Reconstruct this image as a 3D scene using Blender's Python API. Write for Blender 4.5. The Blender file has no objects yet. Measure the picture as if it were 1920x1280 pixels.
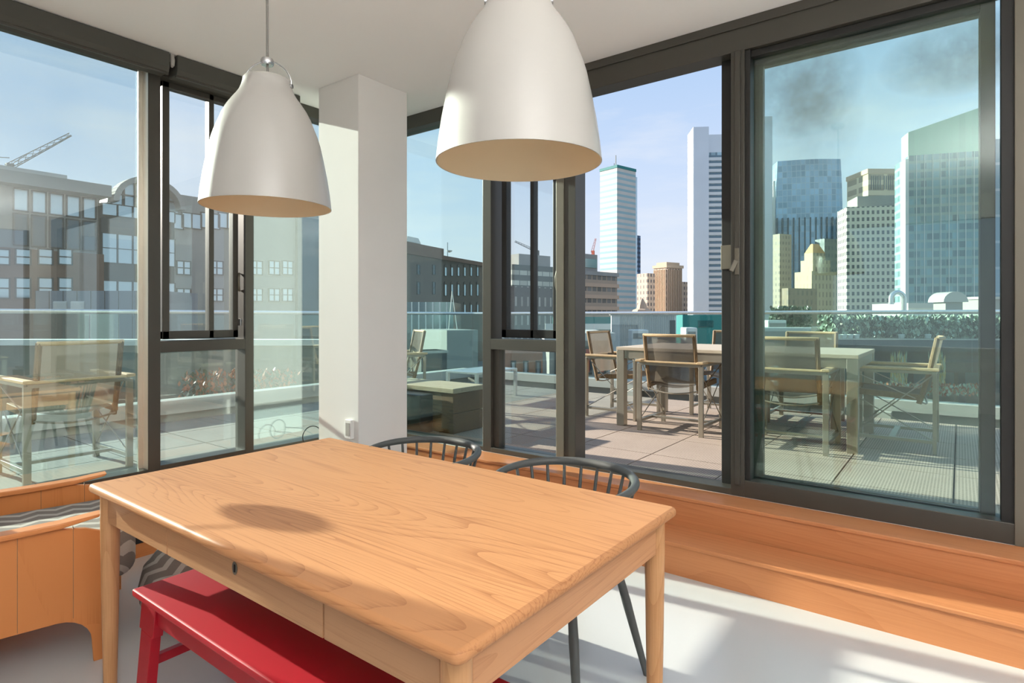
import bpy, bmesh, math, random
from mathutils import Vector, Matrix
random.seed(4)
PI = math.pi
sc = bpy.context.scene
C = sc.collection

# ---------------------------------------------------------------- camera, sky, sun, exposure
TH = math.radians(37.0)          # viewing direction, counter-clockwise from +x
FPX = 1115.0                     # focal length in pixels of a 1920 frame
EYE = 1.35
cam_data = bpy.data.cameras.new('camera')
cam = bpy.data.objects.new('camera', cam_data); C.objects.link(cam)
cam.location = (0, 0, EYE)
cam.rotation_euler = (PI/2, 0, TH - PI/2)
cam_data.sensor_width = 36.0
cam_data.lens = 36.0*FPX/1920.0
cam_data.shift_y = -48.0/1920.0
cam_data.clip_start = 0.05; cam_data.clip_end = 3000
sc.camera = cam
sc.view_settings.view_transform = 'Standard'
sc.view_settings.look = 'None'
sc.view_settings.gamma = 1.0
sc.view_settings.use_curve_mapping = False
sc.view_settings.exposure = 0.08
SKY_STRENGTH = 1.0
SUN_STRENGTH = 13.5
UP_W = 66.0      # added fill lights, unseen behind the camera
world = bpy.data.worlds.new('world'); sc.world = world
world.use_nodes = True
wn = world.node_tree; wn.nodes.clear()
def wnode(t, **kw):
    n = wn.nodes.new(t)
    for k, v in kw.items(): setattr(n, k, v)
    return n
tc = wnode('ShaderNodeTexCoord'); sep = wnode('ShaderNodeSeparateXYZ')
wn.links.new(tc.outputs['Generated'], sep.inputs[0])
ramp = wnode('ShaderNodeValToRGB')
wn.links.new(sep.outputs['Z'], ramp.inputs[0])
cr = ramp.color_ramp
cr.elements[0].position = 0.0; cr.elements[0].color = (0.78, 0.83, 0.90, 1)
cr.elements[1].position = 1.0; cr.elements[1].color = (0.20, 0.38, 0.72, 1)
for p, c in ((0.10, (0.72, 0.80, 0.93, 1)), (0.24, (0.58, 0.71, 0.93, 1)), (0.42, (0.42, 0.60, 0.88, 1))):
    e = cr.elements.new(p); e.color = c
mp = wnode('ShaderNodeMapping'); mp.inputs['Scale'].default_value = (1.4, 1.4, 6.0)
wn.links.new(tc.outputs['Generated'], mp.inputs[0])
nz = wnode('ShaderNodeTexNoise'); nz.inputs['Scale'].default_value = 2.2; nz.inputs['Detail'].default_value = 7; nz.inputs['Roughness'].default_value = 0.6
wn.links.new(mp.outputs[0], nz.inputs['Vector'])
cl = wnode('ShaderNodeValToRGB'); cl.color_ramp.elements[0].position = 0.45; cl.color_ramp.elements[1].position = 0.75
cl.color_ramp.elements[0].color = (0, 0, 0, 1); cl.color_ramp.elements[1].color = (0.6, 0.6, 0.6, 1)
wn.links.new(nz.outputs['Fac'], cl.inputs[0])
mx = wnode('ShaderNodeMixRGB'); mx.inputs['Color2'].default_value = (0.86, 0.88, 0.92, 1)
wn.links.new(cl.outputs[0], mx.inputs['Fac']); wn.links.new(ramp.outputs[0], mx.inputs['Color1'])
bg = wnode('ShaderNodeBackground'); bg.inputs['Strength'].default_value = SKY_STRENGTH
wn.links.new(mx.outputs[0], bg.inputs[0])
wo = wnode('ShaderNodeOutputWorld'); wn.links.new(bg.outputs[0], wo.inputs[0])

SUNK, SUNE = 0.135, 0.325        # light travels (k, -1, -e)
sd = bpy.data.lights.new('sun', 'SUN'); sd.energy = SUN_STRENGTH; sd.angle = math.radians(0.6); sd.color = (1.0, 0.93, 0.82)
sun = bpy.data.objects.new('sun', sd); C.objects.link(sun)
sun.rotation_euler = Vector((SUNK, -1, -SUNE)).to_track_quat('-Z', 'Y').to_euler()
sun.location = (-2, 14, 8)

# ---------------------------------------------------------------- geometry of the place (metres)
DECK = 0.325
XR, YL = 3.44, 4.12              # inner faces of the two glazed walls
CEIL = 3.017
Fv = Vector((math.cos(TH), math.sin(TH), 0)); Rv = Vector((math.sin(TH), -math.cos(TH), 0))
def at(px, py, dep):             # surveying helper: bearing and elevation at a distance -> point
    return Vector((0, 0, EYE)) + Fv*dep + Rv*((px-960)/FPX*dep) + Vector((0, 0, (592-py)/FPX*dep))

# ---------------------------------------------------------------- helpers
class MB:
    def __init__(s): s.bm = bmesh.new()
    def box(s, x0, x1, y0, y1, z0, z1, M=None):
        vs = [s.bm.verts.new((x, y, z)) for x in (x0, x1) for y in (y0, y1) for z in (z0, z1)]
        if M is not None:
            for v in vs: v.co = M @ v.co
        for f in ((0, 1, 3, 2), (4, 6, 7, 5), (0, 4, 5, 1), (2, 3, 7, 6), (0, 2, 6, 4), (1, 5, 7, 3)):
            s.bm.faces.new([vs[i] for i in f])
        return s
    def bar(s, a, b, w, h=None, up=(0, 0, 1)):
        a = Vector(a); b = Vector(b); h = h or w
        d = (b-a).normalized(); upv = Vector(up)
        if abs(d.dot(upv)) > 0.98: upv = Vector((1, 0, 0))
        sx = d.cross(upv).normalized(); sy = sx.cross(d).normalized()
        vs = [s.bm.verts.new(p + sx*i*w/2 + sy*j*h/2) for p in (a, b) for i in (-1, 1) for j in (-1, 1)]
        for f in ((0, 1, 3, 2), (4, 6, 7, 5), (0, 4, 5, 1), (2, 3, 7, 6), (0, 2, 6, 4), (1, 5, 7, 3)):
            s.bm.faces.new([vs[i] for i in f])
        return s
    def tube(s, pts, r, n=10, cap=True, rz=1.0):
        pts = [Vector(p) for p in pts]
        rs = r if isinstance(r, (list, tuple)) else [r]*len(pts)
        rings = []; prev = None
        for i, p in enumerate(pts):
            d = (pts[min(i+1, len(pts)-1)] - pts[max(i-1, 0)]).normalized()
            if prev is None:
                ref = Vector((0, 0, 1)) if abs(d.z) < 0.95 else Vector((1, 0, 0))
                a = d.cross(ref).normalized()
            else:
                a = (prev - d*prev.dot(d)).normalized()
            prev = a; b = d.cross(a)
            rings.append([s.bm.verts.new(p + (a*math.cos(t) + b*math.sin(t)*rz)*rs[i]) for t in [2*PI*k/n for k in range(n)]])
        for i in range(len(rings)-1):
            for k in range(n):
                s.bm.faces.new([rings[i][k], rings[i][(k+1) % n], rings[i+1][(k+1) % n], rings[i+1][k]])
        if cap: s.bm.faces.new(rings[0][::-1]); s.bm.faces.new(rings[-1])
        return s
    def lathe(s, prof, n=48, c=(0, 0, 0), cap=False):
        rings = [[s.bm.verts.new((c[0]+r*math.cos(2*PI*k/n), c[1]+r*math.sin(2*PI*k/n), c[2]+z)) for k in range(n)] for r, z in prof]
        for i in range(len(rings)-1):
            for k in range(n):
                s.bm.faces.new([rings[i][k], rings[i][(k+1) % n], rings[i+1][(k+1) % n], rings[i+1][k]])
        if cap: s.bm.faces.new(rings[0][::-1]); s.bm.faces.new(rings[-1])
        return s
    def prism(s, poly, axis, a0, a1):   # poly: 2-D outline, extruded along axis
        def P(u, v, a): return {'x': (a, u, v), 'y': (u, a, v), 'z': (u, v, a)}[axis]
        A = [s.bm.verts.new(P(u, v, a0)) for u, v in poly]; B = [s.bm.verts.new(P(u, v, a1)) for u, v in poly]
        n = len(poly)
        s.bm.faces.new(A); s.bm.faces.new(B[::-1])
        for i in range(n): s.bm.faces.new([A[i], B[i], B[(i+1) % n], A[(i+1) % n]])
        return s
    def quad(s, a, b, c, d):
        s.bm.faces.new([s.bm.verts.new(p) for p in (a, b, c, d)]); return s
    def build(s, name, mat, parent=None, bevel=0, smooth=False, seg=2, sub=0):
        bmesh.ops.recalc_face_normals(s.bm, faces=s.bm.faces)
        me = bpy.data.meshes.new(name); s.bm.to_mesh(me); s.bm.free()
        me.materials.append(mat)
        if smooth:
            for p in me.polygons: p.use_smooth = True
        o = bpy.data.objects.new(name, me); C.objects.link(o)
        if parent: o.parent = parent
        if bevel:
            m = o.modifiers.new('bevel', 'BEVEL'); m.width = bevel; m.segments = seg; m.limit_method = 'ANGLE'; m.angle_limit = math.radians(35)
        if sub:
            m = o.modifiers.new('sub', 'SUBSURF'); m.levels = sub; m.render_levels = sub
        if smooth and not sub:
            try: me.set_sharp_from_angle(angle=math.radians(40))
            except Exception: pass
        return o
def tag(o, label=None, cat=None, group=None, kind=None):
    if label: o['label'] = label
    if cat: o['category'] = cat
    if group: o['group'] = group
    if kind: o['kind'] = kind
    return o
def thing(name, label, cat, loc=(0, 0, 0), rz=0, group=None, kind=None):
    o = bpy.data.objects.new(name, None); C.objects.link(o); o.empty_display_size = 0.1
    o.location = loc; o.rotation_euler = (0, 0, rz)
    return tag(o, label, cat, group, kind)
def copy_tree(o, parent=None):
    c = o.copy(); C.objects.link(c); c.parent = parent
    for ch in list(o.children): copy_tree(ch, c)
    return c

# ---------------------------------------------------------------- materials
def newmat(name):
    m = bpy.data.materials.new(name); m.use_nodes = True
    nt = m.node_tree; b = nt.nodes['Principled BSDF']
    return m, nt, b
def N(nt, t, **kw):
    n = nt.nodes.new(t)
    for k, v in kw.items(): setattr(n, k, v)
    return n
def lk(nt, a, b): nt.links.new(a, b)
def rgb(r, g, b):                # 0-255 display values -> linear
    f = lambda c: ((c/255+0.055)/1.055)**2.4 if c/255 > 0.04045 else c/255/12.92
    return (f(r), f(g), f(b), 1)
def mathn(nt, op, a, b=None, c=None):
    n = N(nt, 'ShaderNodeMath', operation=op)
    for i, v in enumerate((a, b, c)):
        if v is None: continue
        if isinstance(v, (int, float)): n.inputs[i].default_value = v
        else: lk(nt, v, n.inputs[i])
    return n.outputs[0]
def plain(name, col, rough=0.5, metal=0.0, noise=0.06, nscale=6.0, bump=0.0, bscale=60, spec=0.5, coat=0.0):
    m, nt, b = newmat(name)
    t = N(nt, 'ShaderNodeTexCoord'); n = N(nt, 'ShaderNodeTexNoise'); n.inputs['Scale'].default_value = nscale; n.inputs['Detail'].default_value = 4
    lk(nt, t.outputs['Object'], n.inputs['Vector'])
    mixn = N(nt, 'ShaderNodeMixRGB'); mixn.inputs['Color1'].default_value = tuple(c*(1-noise) for c in col[:3])+(1,)
    mixn.inputs['Color2'].default_value = tuple(min(1, c*(1+noise)) for c in col[:3])+(1,)
    lk(nt, n.outputs['Fac'], mixn.inputs['Fac']); lk(nt, mixn.outputs[0], b.inputs['Base Color'])
    b.inputs['Roughness'].default_value = rough; b.inputs['Metallic'].default_value = metal
    b.inputs['Specular IOR Level'].default_value = spec; b.inputs['Coat Weight'].default_value = coat
    b.inputs['Coat Roughness'].default_value = 0.08
    if bump:
        n2 = N(nt, 'ShaderNodeTexNoise'); n2.inputs['Scale'].default_value = bscale; n2.inputs['Detail'].default_value = 3
        lk(nt, t.outputs['Object'], n2.inputs['Vector'])
        bp = N(nt, 'ShaderNodeBump'); bp.inputs['Strength'].default_value = bump; bp.inputs['Distance'].default_value = 0.002
        lk(nt, n2.outputs['Fac'], bp.inputs['Height']); lk(nt, bp.outputs[0], b.inputs['Normal'])
    return m
def wood(name, c1, c2, axis='y', fine=1.0, ring=1.0, rough=0.4, plank=0.0, dark=0.5):
    """straight grain plus cathedral figure, running along axis"""
    m, nt, b = newmat(name)
    t = N(nt, 'ShaderNodeTexCoord')
    long_, wide = (0.10, 1.0)
    sc_ = {'x': (long_, wide, wide), 'y': (wide, long_, wide), 'z': (wide, wide, long_)}[axis]
    mpn = N(nt, 'ShaderNodeMapping'); mpn.inputs['Scale'].default_value = sc_
    lk(nt, t.outputs['Object'], mpn.inputs[0])
    n1 = N(nt, 'ShaderNodeTexNoise'); n1.inputs['Scale'].default_value = 3.2*ring; n1.inputs['Detail'].default_value = 1.0; n1.inputs['Distortion'].default_value = 0.25
    lk(nt, mpn.outputs[0], n1.inputs['Vector'])
    rings = mathn(nt, 'FRACT', mathn(nt, 'MULTIPLY', n1.outputs['Fac'], 46.0*ring))
    rings = mathn(nt, 'POWER', rings, 4.0)
    mp2 = N(nt, 'ShaderNodeMapping'); k = 0.018
    mp2.inputs['Scale'].default_value = {'x': (k, 1, 1), 'y': (1, k, 1), 'z': (1, 1, k)}[axis]
    lk(nt, t.outputs['Object'], mp2.inputs[0])
    n2 = N(nt, 'ShaderNodeTexNoise'); n2.inputs['Scale'].default_value = 260*fine; n2.inputs['Detail'].default_value = 3
    lk(nt, mp2.outputs[0], n2.inputs['Vector'])
    n3 = N(nt, 'ShaderNodeTexNoise'); n3.inputs['Scale'].default_value = 2.0; n3.inputs['Detail'].default_value = 2
    lk(nt, mpn.outputs[0], n3.inputs['Vector'])
    a = mathn(nt, 'MULTIPLY', rings, dark*0.75)
    bb = mathn(nt, 'MULTIPLY', mathn(nt, 'SUBTRACT', n2.outputs['Fac'], 0.44), 2.2*dark)
    cc = mathn(nt, 'MULTIPLY', mathn(nt, 'SUBTRACT', n3.outputs['Fac'], 0.5), 2.0*dark)
    fac = mathn(nt, 'ADD', mathn(nt, 'ADD', a, bb), cc)
    if plank:
        s2 = N(nt, 'ShaderNodeSeparateXYZ'); lk(nt, t.outputs['Object'], s2.inputs[0])
        u = s2.outputs[{'x': 'Z', 'y': 'X', 'z': 'X'}[axis]]
        w_ = N(nt, 'ShaderNodeTexWhiteNoise', noise_dimensions='1D')
        lk(nt, mathn(nt, 'FLOOR', mathn(nt, 'DIVIDE', u, plank)), w_.inputs['W'])
        fac = mathn(nt, 'ADD', fac, mathn(nt, 'MULTIPLY', mathn(nt, 'SUBTRACT', w_.outputs['Value'], 0.5), 0.5))
    cl_ = N(nt, 'ShaderNodeClamp'); lk(nt, fac, cl_.inputs[0])
    mixn = N(nt, 'ShaderNodeMixRGB'); mixn.inputs['Color1'].default_value = c1; mixn.inputs['Color2'].default_value = c2
    lk(nt, cl_.outputs[0], mixn.inputs['Fac']); lk(nt, mixn.outputs[0], b.inputs['Base Color'])
    b.inputs['Roughness'].default_value = rough; b.inputs['Specular IOR Level'].default_value = 0.25
    bp = N(nt, 'ShaderNodeBump'); bp.inputs['Strength'].default_value = 0.12; bp.inputs['Distance'].default_value = 0.001
    lk(nt, n2.outputs['Fac'], bp.inputs['Height']); lk(nt, bp.outputs[0], b.inputs['Normal'])
    return m
def glass(name, tint, base=0.05, k=1.0, refl_blots=None, haze=0.0):
    m = bpy.data.materials.new(name); m.use_nodes = True; nt = m.node_tree; nt.nodes.clear()
    tr = N(nt, 'ShaderNodeBsdfTransparent'); gl = N(nt, 'ShaderNodeBsdfGlossy'); gl.inputs['Roughness'].default_value = 0.0
    gl.inputs['Color'].default_value = (1, 1, 1, 1)
    tr.inputs['Color'].default_value = tint
    fr = N(nt, 'ShaderNodeFresnel'); fr.inputs['IOR'].default_value = 1.5
    # same reflectance from either side of the pane
    geo = N(nt, 'ShaderNodeNewGeometry')
    dt = N(nt, 'ShaderNodeVectorMath', operation='DOT_PRODUCT'); lk(nt, geo.outputs['Normal'], dt.inputs[0]); lk(nt, geo.outputs['Incoming'], dt.inputs[1])
    c_ = mathn(nt, 'ABSOLUTE', dt.outputs['Value'])
    fres = mathn(nt, 'POWER', mathn(nt, 'SUBTRACT', 1.0, c_), 5.0)
    fac = mathn(nt, 'ADD', base, mathn(nt, 'MULTIPLY', fres, k))
    fac = mathn(nt, 'MINIMUM', fac, 0.9)
    mxs = N(nt, 'ShaderNodeMixShader'); lk(nt, fac, mxs.inputs[0]); lk(nt, tr.outputs[0], mxs.inputs[1]); lk(nt, gl.outputs[0], mxs.inputs[2])
    out = mxs.outputs[0]
    t = N(nt, 'ShaderNodeTexCoord')
    if refl_blots:                    # reflections painted into the pane: soft blotches in object space
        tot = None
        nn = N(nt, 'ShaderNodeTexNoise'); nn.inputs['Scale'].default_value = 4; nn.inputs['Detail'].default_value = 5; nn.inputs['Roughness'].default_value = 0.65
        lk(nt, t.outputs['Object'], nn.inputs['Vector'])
        for (cx, cy, cz, ry, rz_, amp) in refl_blots:
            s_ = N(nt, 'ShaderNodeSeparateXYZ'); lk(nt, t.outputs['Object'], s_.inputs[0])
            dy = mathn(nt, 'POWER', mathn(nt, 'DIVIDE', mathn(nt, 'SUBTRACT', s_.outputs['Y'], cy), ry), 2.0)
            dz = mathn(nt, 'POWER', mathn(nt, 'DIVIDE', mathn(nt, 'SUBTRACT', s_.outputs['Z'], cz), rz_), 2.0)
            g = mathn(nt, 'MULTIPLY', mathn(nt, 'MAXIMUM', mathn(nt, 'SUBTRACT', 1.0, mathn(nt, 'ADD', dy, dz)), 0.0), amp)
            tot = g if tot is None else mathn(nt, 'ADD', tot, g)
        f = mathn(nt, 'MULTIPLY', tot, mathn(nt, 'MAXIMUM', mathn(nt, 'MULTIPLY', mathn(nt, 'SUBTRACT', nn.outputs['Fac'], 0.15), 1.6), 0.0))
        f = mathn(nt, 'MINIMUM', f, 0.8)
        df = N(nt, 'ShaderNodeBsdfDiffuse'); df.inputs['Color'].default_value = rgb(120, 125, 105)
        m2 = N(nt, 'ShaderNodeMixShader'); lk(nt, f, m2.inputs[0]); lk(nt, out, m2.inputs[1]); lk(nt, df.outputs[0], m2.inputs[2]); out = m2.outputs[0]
    if haze:                      # thin dust film that the sun lights up
        nn = N(nt, 'ShaderNodeTexNoise'); nn.inputs['Scale'].default_value = 3; nn.inputs['Detail'].default_value = 6
        mq = N(nt, 'ShaderNodeMapping'); mq.inputs['Scale'].default_value = (1, 1, 0.3); lk(nt, t.outputs['Object'], mq.inputs[0]); lk(nt, mq.outputs[0], nn.inputs['Vector'])
        df = N(nt, 'ShaderNodeBsdfTranslucent'); df.inputs['Color'].default_value = (0.9, 0.9, 0.85, 1)
        m3 = N(nt, 'ShaderNodeMixShader'); lk(nt, mathn(nt, 'MULTIPLY', nn.outputs['Fac'], haze*2), m3.inputs[0]); lk(nt, out, m3.inputs[1]); lk(nt, df.outputs[0], m3.inputs[2]); out = m3.outputs[0]
    o = N(nt, 'ShaderNodeOutputMaterial'); lk(nt, out, o.inputs[0])
    return m
def facade(name, wall, win, sx, sz, fx=0.6, fz=0.6, rough=0.25, vary=0.35, wall2=None, offx=0.0, offz=0.0, wr=0.7, metal=0.0):
    """window grid in the building's own metres; win panes vary cell by cell"""
    m, nt, b = newmat(name)
    t = N(nt, 'ShaderNodeTexCoord'); s_ = N(nt, 'ShaderNodeSeparateXYZ'); lk(nt, t.outputs['Object'], s_.inputs[0])
    n_ = N(nt, 'ShaderNodeSeparateXYZ'); lk(nt, t.outputs['Normal'], n_.inputs[0])
    sel = mathn(nt, 'GREATER_THAN', mathn(nt, 'ABSOLUTE', n_.outputs['X']), 0.5)
    u = mathn(nt, 'ADD', mathn(nt, 'MULTIPLY', s_.outputs['Y'], sel), mathn(nt, 'MULTIPLY', s_.outputs['X'], mathn(nt, 'SUBTRACT', 1.0, sel)))
    uu = mathn(nt, 'DIVIDE', mathn(nt, 'ADD', u, offx+500*sx), sx); vv = mathn(nt, 'DIVIDE', mathn(nt, 'ADD', s_.outputs['Z'], offz+500*sz), sz)
    fu = mathn(nt, 'LESS_THAN', mathn(nt, 'FRACT', uu), fx); fv = mathn(nt, 'LESS_THAN', mathn(nt, 'FRACT', vv), fz)
    side = mathn(nt, 'LESS_THAN', mathn(nt, 'ABSOLUTE', n_.outputs['Z']), 0.5)
    mask = mathn(nt, 'MULTIPLY', mathn(nt, 'MULTIPLY', fu, fv), side)
    w_ = N(nt, 'ShaderNodeTexWhiteNoise', noise_dimensions='2D'); cmb = N(nt, 'ShaderNodeCombineXYZ')
    lk(nt, mathn(nt, 'FLOOR', uu), cmb.inputs[0]); lk(nt, mathn(nt, 'FLOOR', vv), cmb.inputs[1]); lk(nt, cmb.outputs[0], w_.inputs['Vector'])
    var = mathn(nt, 'ADD', 1.0-vary, mathn(nt, 'MULTIPLY', w_.outputs['Value'], 2*vary))
    vm = N(nt, 'ShaderNodeVectorMath', operation='SCALE'); vm.inputs[0].default_value = win[:3]; lk(nt, var, vm.inputs['Scale'])
    nn = N(nt, 'ShaderNodeTexNoise'); nn.inputs['Scale'].default_value = 0.15; nn.inputs['Detail'].default_value = 5; lk(nt, t.outputs['Object'], nn.inputs['Vector'])
    wm = N(nt, 'ShaderNodeMixRGB'); wm.inputs['Color1'].default_value = wall; wm.inputs['Color2'].default_value = wall2 or tuple(c*0.8 for c in wall[:3])+(1,)
    lk(nt, nn.outputs['Fac'], wm.inputs['Fac'])
    mm = N(nt, 'ShaderNodeMixRGB'); lk(nt, mask, mm.inputs['Fac']); lk(nt, wm.outputs[0], mm.inputs['Color1']); lk(nt, vm.outputs[0], mm.inputs['Color2'])
    lk(nt, mm.outputs[0], b.inputs['Base Color'])
    lk(nt, mathn(nt, 'ADD', wr, mathn(nt, 'MULTIPLY', mask, rough-wr)), b.inputs['Roughness'])
    if metal: lk(nt, mathn(nt, 'MULTIPLY', mask, metal), b.inputs['Metallic'])
    return m
def zigzag(name, c1, c2):
    m, nt, b = newmat(name)
    t = N(nt, 'ShaderNodeTexCoord'); s_ = N(nt, 'ShaderNodeSeparateXYZ'); lk(nt, t.outputs['Object'], s_.inputs[0])
    u = mathn(nt, 'ADD', s_.outputs['X'], mathn(nt, 'MULTIPLY', s_.outputs['Z'], 0.6))
    tri = mathn(nt, 'ABSOLUTE', mathn(nt, 'SUBTRACT', mathn(nt, 'FRACT', mathn(nt, 'MULTIPLY', u, 8.0)), 0.5))
    v = mathn(nt, 'ADD', mathn(nt, 'MULTIPLY', mathn(nt, 'ADD', s_.outputs['Y'], mathn(nt, 'MULTIPLY', s_.outputs['Z'], 1.0)), 12.0), mathn(nt, 'MULTIPLY', tri, 1.0))
    f = mathn(nt, 'GREATER_THAN', mathn(nt, 'FRACT', v), 0.62)
    mm = N(nt, 'ShaderNodeMixRGB'); mm.inputs['Color1'].default_value = c1; mm.inputs['Color2'].default_value = c2
    lk(nt, f, mm.inputs['Fac']); lk(nt, mm.outputs[0], b.inputs['Base Color']); b.inputs['Roughness'].default_value = 0.95
    nn = N(nt, 'ShaderNodeTexNoise'); nn.inputs['Scale'].default_value = 300; lk(nt, t.outputs['Object'], nn.inputs['Vector'])
    h = mathn(nt, 'ADD', mathn(nt, 'MULTIPLY', f, 0.6), mathn(nt, 'MULTIPLY', nn.outputs['Fac'], 0.5))
    bp = N(nt, 'ShaderNodeBump'); bp.inputs['Strength'].default_value = 0.6; bp.inputs['Distance'].default_value = 0.004
    lk(nt, h, bp.inputs['Height']); lk(nt, bp.outputs[0], b.inputs['Normal'])
    return m
def paver(name, c1, c2, ribx, riby, strength):
    """concrete tile; small dark pits in rows"""
    m, nt, b = newmat(name)
    t = N(nt, 'ShaderNodeTexCoord'); s_ = N(nt, 'ShaderNodeSeparateXYZ'); lk(nt, t.outputs['Object'], s_.inputs[0])
    fx = mathn(nt, 'GREATER_THAN', mathn(nt, 'SINE', mathn(nt, 'MULTIPLY', s_.outputs['X'], ribx)), 0.1)
    fy = mathn(nt, 'GREATER_THAN', mathn(nt, 'SINE', mathn(nt, 'MULTIPLY', s_.outputs['Y'], riby)), -0.2)
    pit = mathn(nt, 'MULTIPLY', fx, fy)
    nn = N(nt, 'ShaderNodeTexNoise'); nn.inputs['Scale'].default_value = 2.5; nn.inputs['Detail'].default_value = 8; nn.inputs['Roughness'].default_value = 0.6; lk(nt, t.outputs['Object'], nn.inputs['Vector'])
    mm = N(nt, 'ShaderNodeMixRGB'); mm.inputs['Color1'].default_value = c1; mm.inputs['Color2'].default_value = c2; lk(nt, nn.outputs['Fac'], mm.inputs['Fac'])
    mk = N(nt, 'ShaderNodeMixRGB', blend_type='MULTIPLY'); mk.inputs['Color2'].default_value = (0.30, 0.27, 0.25, 1)
    lk(nt, mathn(nt, 'MULTIPLY', pit, strength), mk.inputs['Fac']); lk(nt, mm.outputs[0], mk.inputs['Color1'])
    lk(nt, mk.outputs[0], b.inputs['Base Color']); b.inputs['Roughness'].default_value = 0.85
    return m

M = {}
M['plaster'] = plain('white plaster', rgb(236, 233, 228), 0.7, noise=0.01, bump=0.05, bscale=120)
M['ceiling'] = plain('ceiling paint', rgb(250, 249, 247), 0.8, noise=0.015, nscale=1.5)
M['floor'] = plain('grey epoxy floor', rgb(198, 198, 196), 0.22, noise=0.015, nscale=1.0, bump=0.02, bscale=5)
M['frame'] = plain('bronze aluminium', rgb(80, 77, 70), 0.38, metal=0.35, noise=0.03, nscale=2)
M['frame_dark'] = plain('dark gasket aluminium', rgb(40, 39, 37), 0.45, metal=0.2, noise=0.05)
M['frame_tan'] = plain('dusty bronze aluminium', rgb(116, 110, 97), 0.45, metal=0.3, noise=0.05)
M['blind'] = plain('dark blind fabric', rgb(78, 77, 70), 0.9, noise=0.04, bump=0.3, bscale=500)
M['oak'] = wood('oak table wood', rgb(193, 136, 91), rgb(138, 80, 43), 'y', 0.6, 1.0, 0.5, dark=0.62)
M['oak_apron'] = wood('oak apron wood', rgb(186, 140, 102), rgb(150, 102, 68), 'y', 1.0, 0.7, 0.4, dark=0.45)
M['oak_x'] = wood('oak cross grain wood', rgb(200, 146, 104), rgb(160, 104, 66), 'x', 1.0, 0.7, 0.4, dark=0.5)
M['oak_leg'] = wood('oak leg wood', rgb(200, 150, 104), rgb(162, 106, 64), 'z', 1.0, 0.7, 0.35, dark=0.45)
M['cherry'] = wood('cherry step wood', rgb(204, 136, 90), rgb(164, 92, 50), 'y', 0.5, 0.6, 0.30, dark=0.26)
M['cherry_x'] = wood('cherry ledge wood', rgb(214, 140, 86), rgb(180, 102, 54), 'x', 0.5, 0.6, 0.34, dark=0.35)
M['daybed'] = wood('daybed cherry wood', rgb(206, 132, 76), rgb(168, 92, 44), 'z', 0.6, 0.5, 0.35, plank=0.165, dark=0.35)
M['daybed_rail'] = wood('daybed rail wood', rgb(214, 140, 84), rgb(176, 98, 50), 'x', 0.6, 0.5, 0.35, dark=0.35)
M['red'] = plain('red paint', rgb(172, 8, 30), 0.45, noise=0.03, nscale=4, bump=0.03, bscale=80)
M['grey_paint'] = plain('dark grey chair paint', rgb(82, 84, 82), 0.5, noise=0.05)
M['shade'] = plain('glossy white lacquer', rgb(172, 168, 161), 0.45, noise=0.0, coat=0.45)
M['shade_in'] = plain('warm bounce lining', rgb(238, 218, 182), 0.7, noise=0.0)  # warm bounce light put into the white lining's colour
M['chrome'] = plain('satin chrome', rgb(190, 190, 190), 0.25, metal=1.0, noise=0.0)
M['cord'] = plain('grey cord', rgb(120, 116, 110), 0.7, noise=0.0)
M['zigzag'] = zigzag('grey zigzag fabric', rgb(128, 120, 112), rgb(182, 176, 166))
M['black'] = plain('black plastic', rgb(26, 26, 28), 0.4, noise=0.0)
M['steel'] = plain('brushed outdoor steel', rgb(166, 158, 144), 0.38, metal=0.75, noise=0.08, nscale=10)
M['teak'] = wood('weathered teak', rgb(196, 170, 132), rgb(148, 118, 84), 'x', 0.8, 0.8, 0.6, dark=0.5)
M['teak_y'] = wood('weathered teak tabletop', rgb(190, 176, 156), rgb(170, 152, 128), 'y', 0.8, 0.8, 0.6, dark=0.5)
M['teak_dark'] = wood('old brown teak', rgb(132, 110, 82), rgb(86, 68, 48), 'z', 0.8, 0.8, 0.6, dark=0.6)
M['sleeper'] = wood('rough sawn timber', rgb(118, 94, 68), rgb(62, 48, 36), 'y', 0.5, 1.2, 0.85, dark=0.8)
M['sleeper_top'] = wood('grey sawn timber lid', rgb(176, 162, 138), rgb(120, 106, 84), 'y', 0.5, 1.0, 0.85, dark=0.6)
M['paver'] = paver('pitted concrete paver', rgb(186, 168, 152), rgb(158, 141, 127), 2*PI/0.017, 2*PI/0.017, 1.0)
M['paver_l'] = paver('smooth concrete paver', rgb(142, 137, 128), rgb(118, 113, 105), 2*PI/0.03, 2*PI/0.02, 0.15)
M['joint'] = plain('dark joint', rgb(48, 46, 44), 0.95, noise=0.1)
M['curb'] = plain('coated metal coping', rgb(178, 176, 168), 0.5, metal=0.1, noise=0.05, nscale=1.5)
M['rail'] = plain('stainless handrail', rgb(214, 216, 216), 0.25, metal=0.8, noise=0.0)
M['glass_l'] = glass('coated window glass', (0.86, 0.94, 0.93, 1), 0.10, 0.8, haze=0.008)
M['glass_r'] = glass('green tinted window glass', (0.88, 0.98, 0.95, 1), 0.048, 0.7, refl_blots=[(0, 0.68, 2.60, 0.30, 0.30, 0.42), (0, 0.62, 2.38, 0.24, 0.34, 0.16), (0, -0.02, 2.58, 0.36, 0.20, 0.42), (0, 0.02, 2.85, 0.30, 0.08, 0.35)])  # dark reflection blurs painted into this glass
M['glass_clear'] = glass('sash glass', (0.92, 0.95, 0.94, 1), 0.06, 0.7, haze=0.015)
M['glass_door'] = glass('sliding door glass', (0.95, 0.99, 0.97, 1), 0.035, 0.6)
M['glass_rail'] = glass('balustrade glass', (0.88, 0.96, 0.95, 1), 0.04, 0.8)
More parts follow.
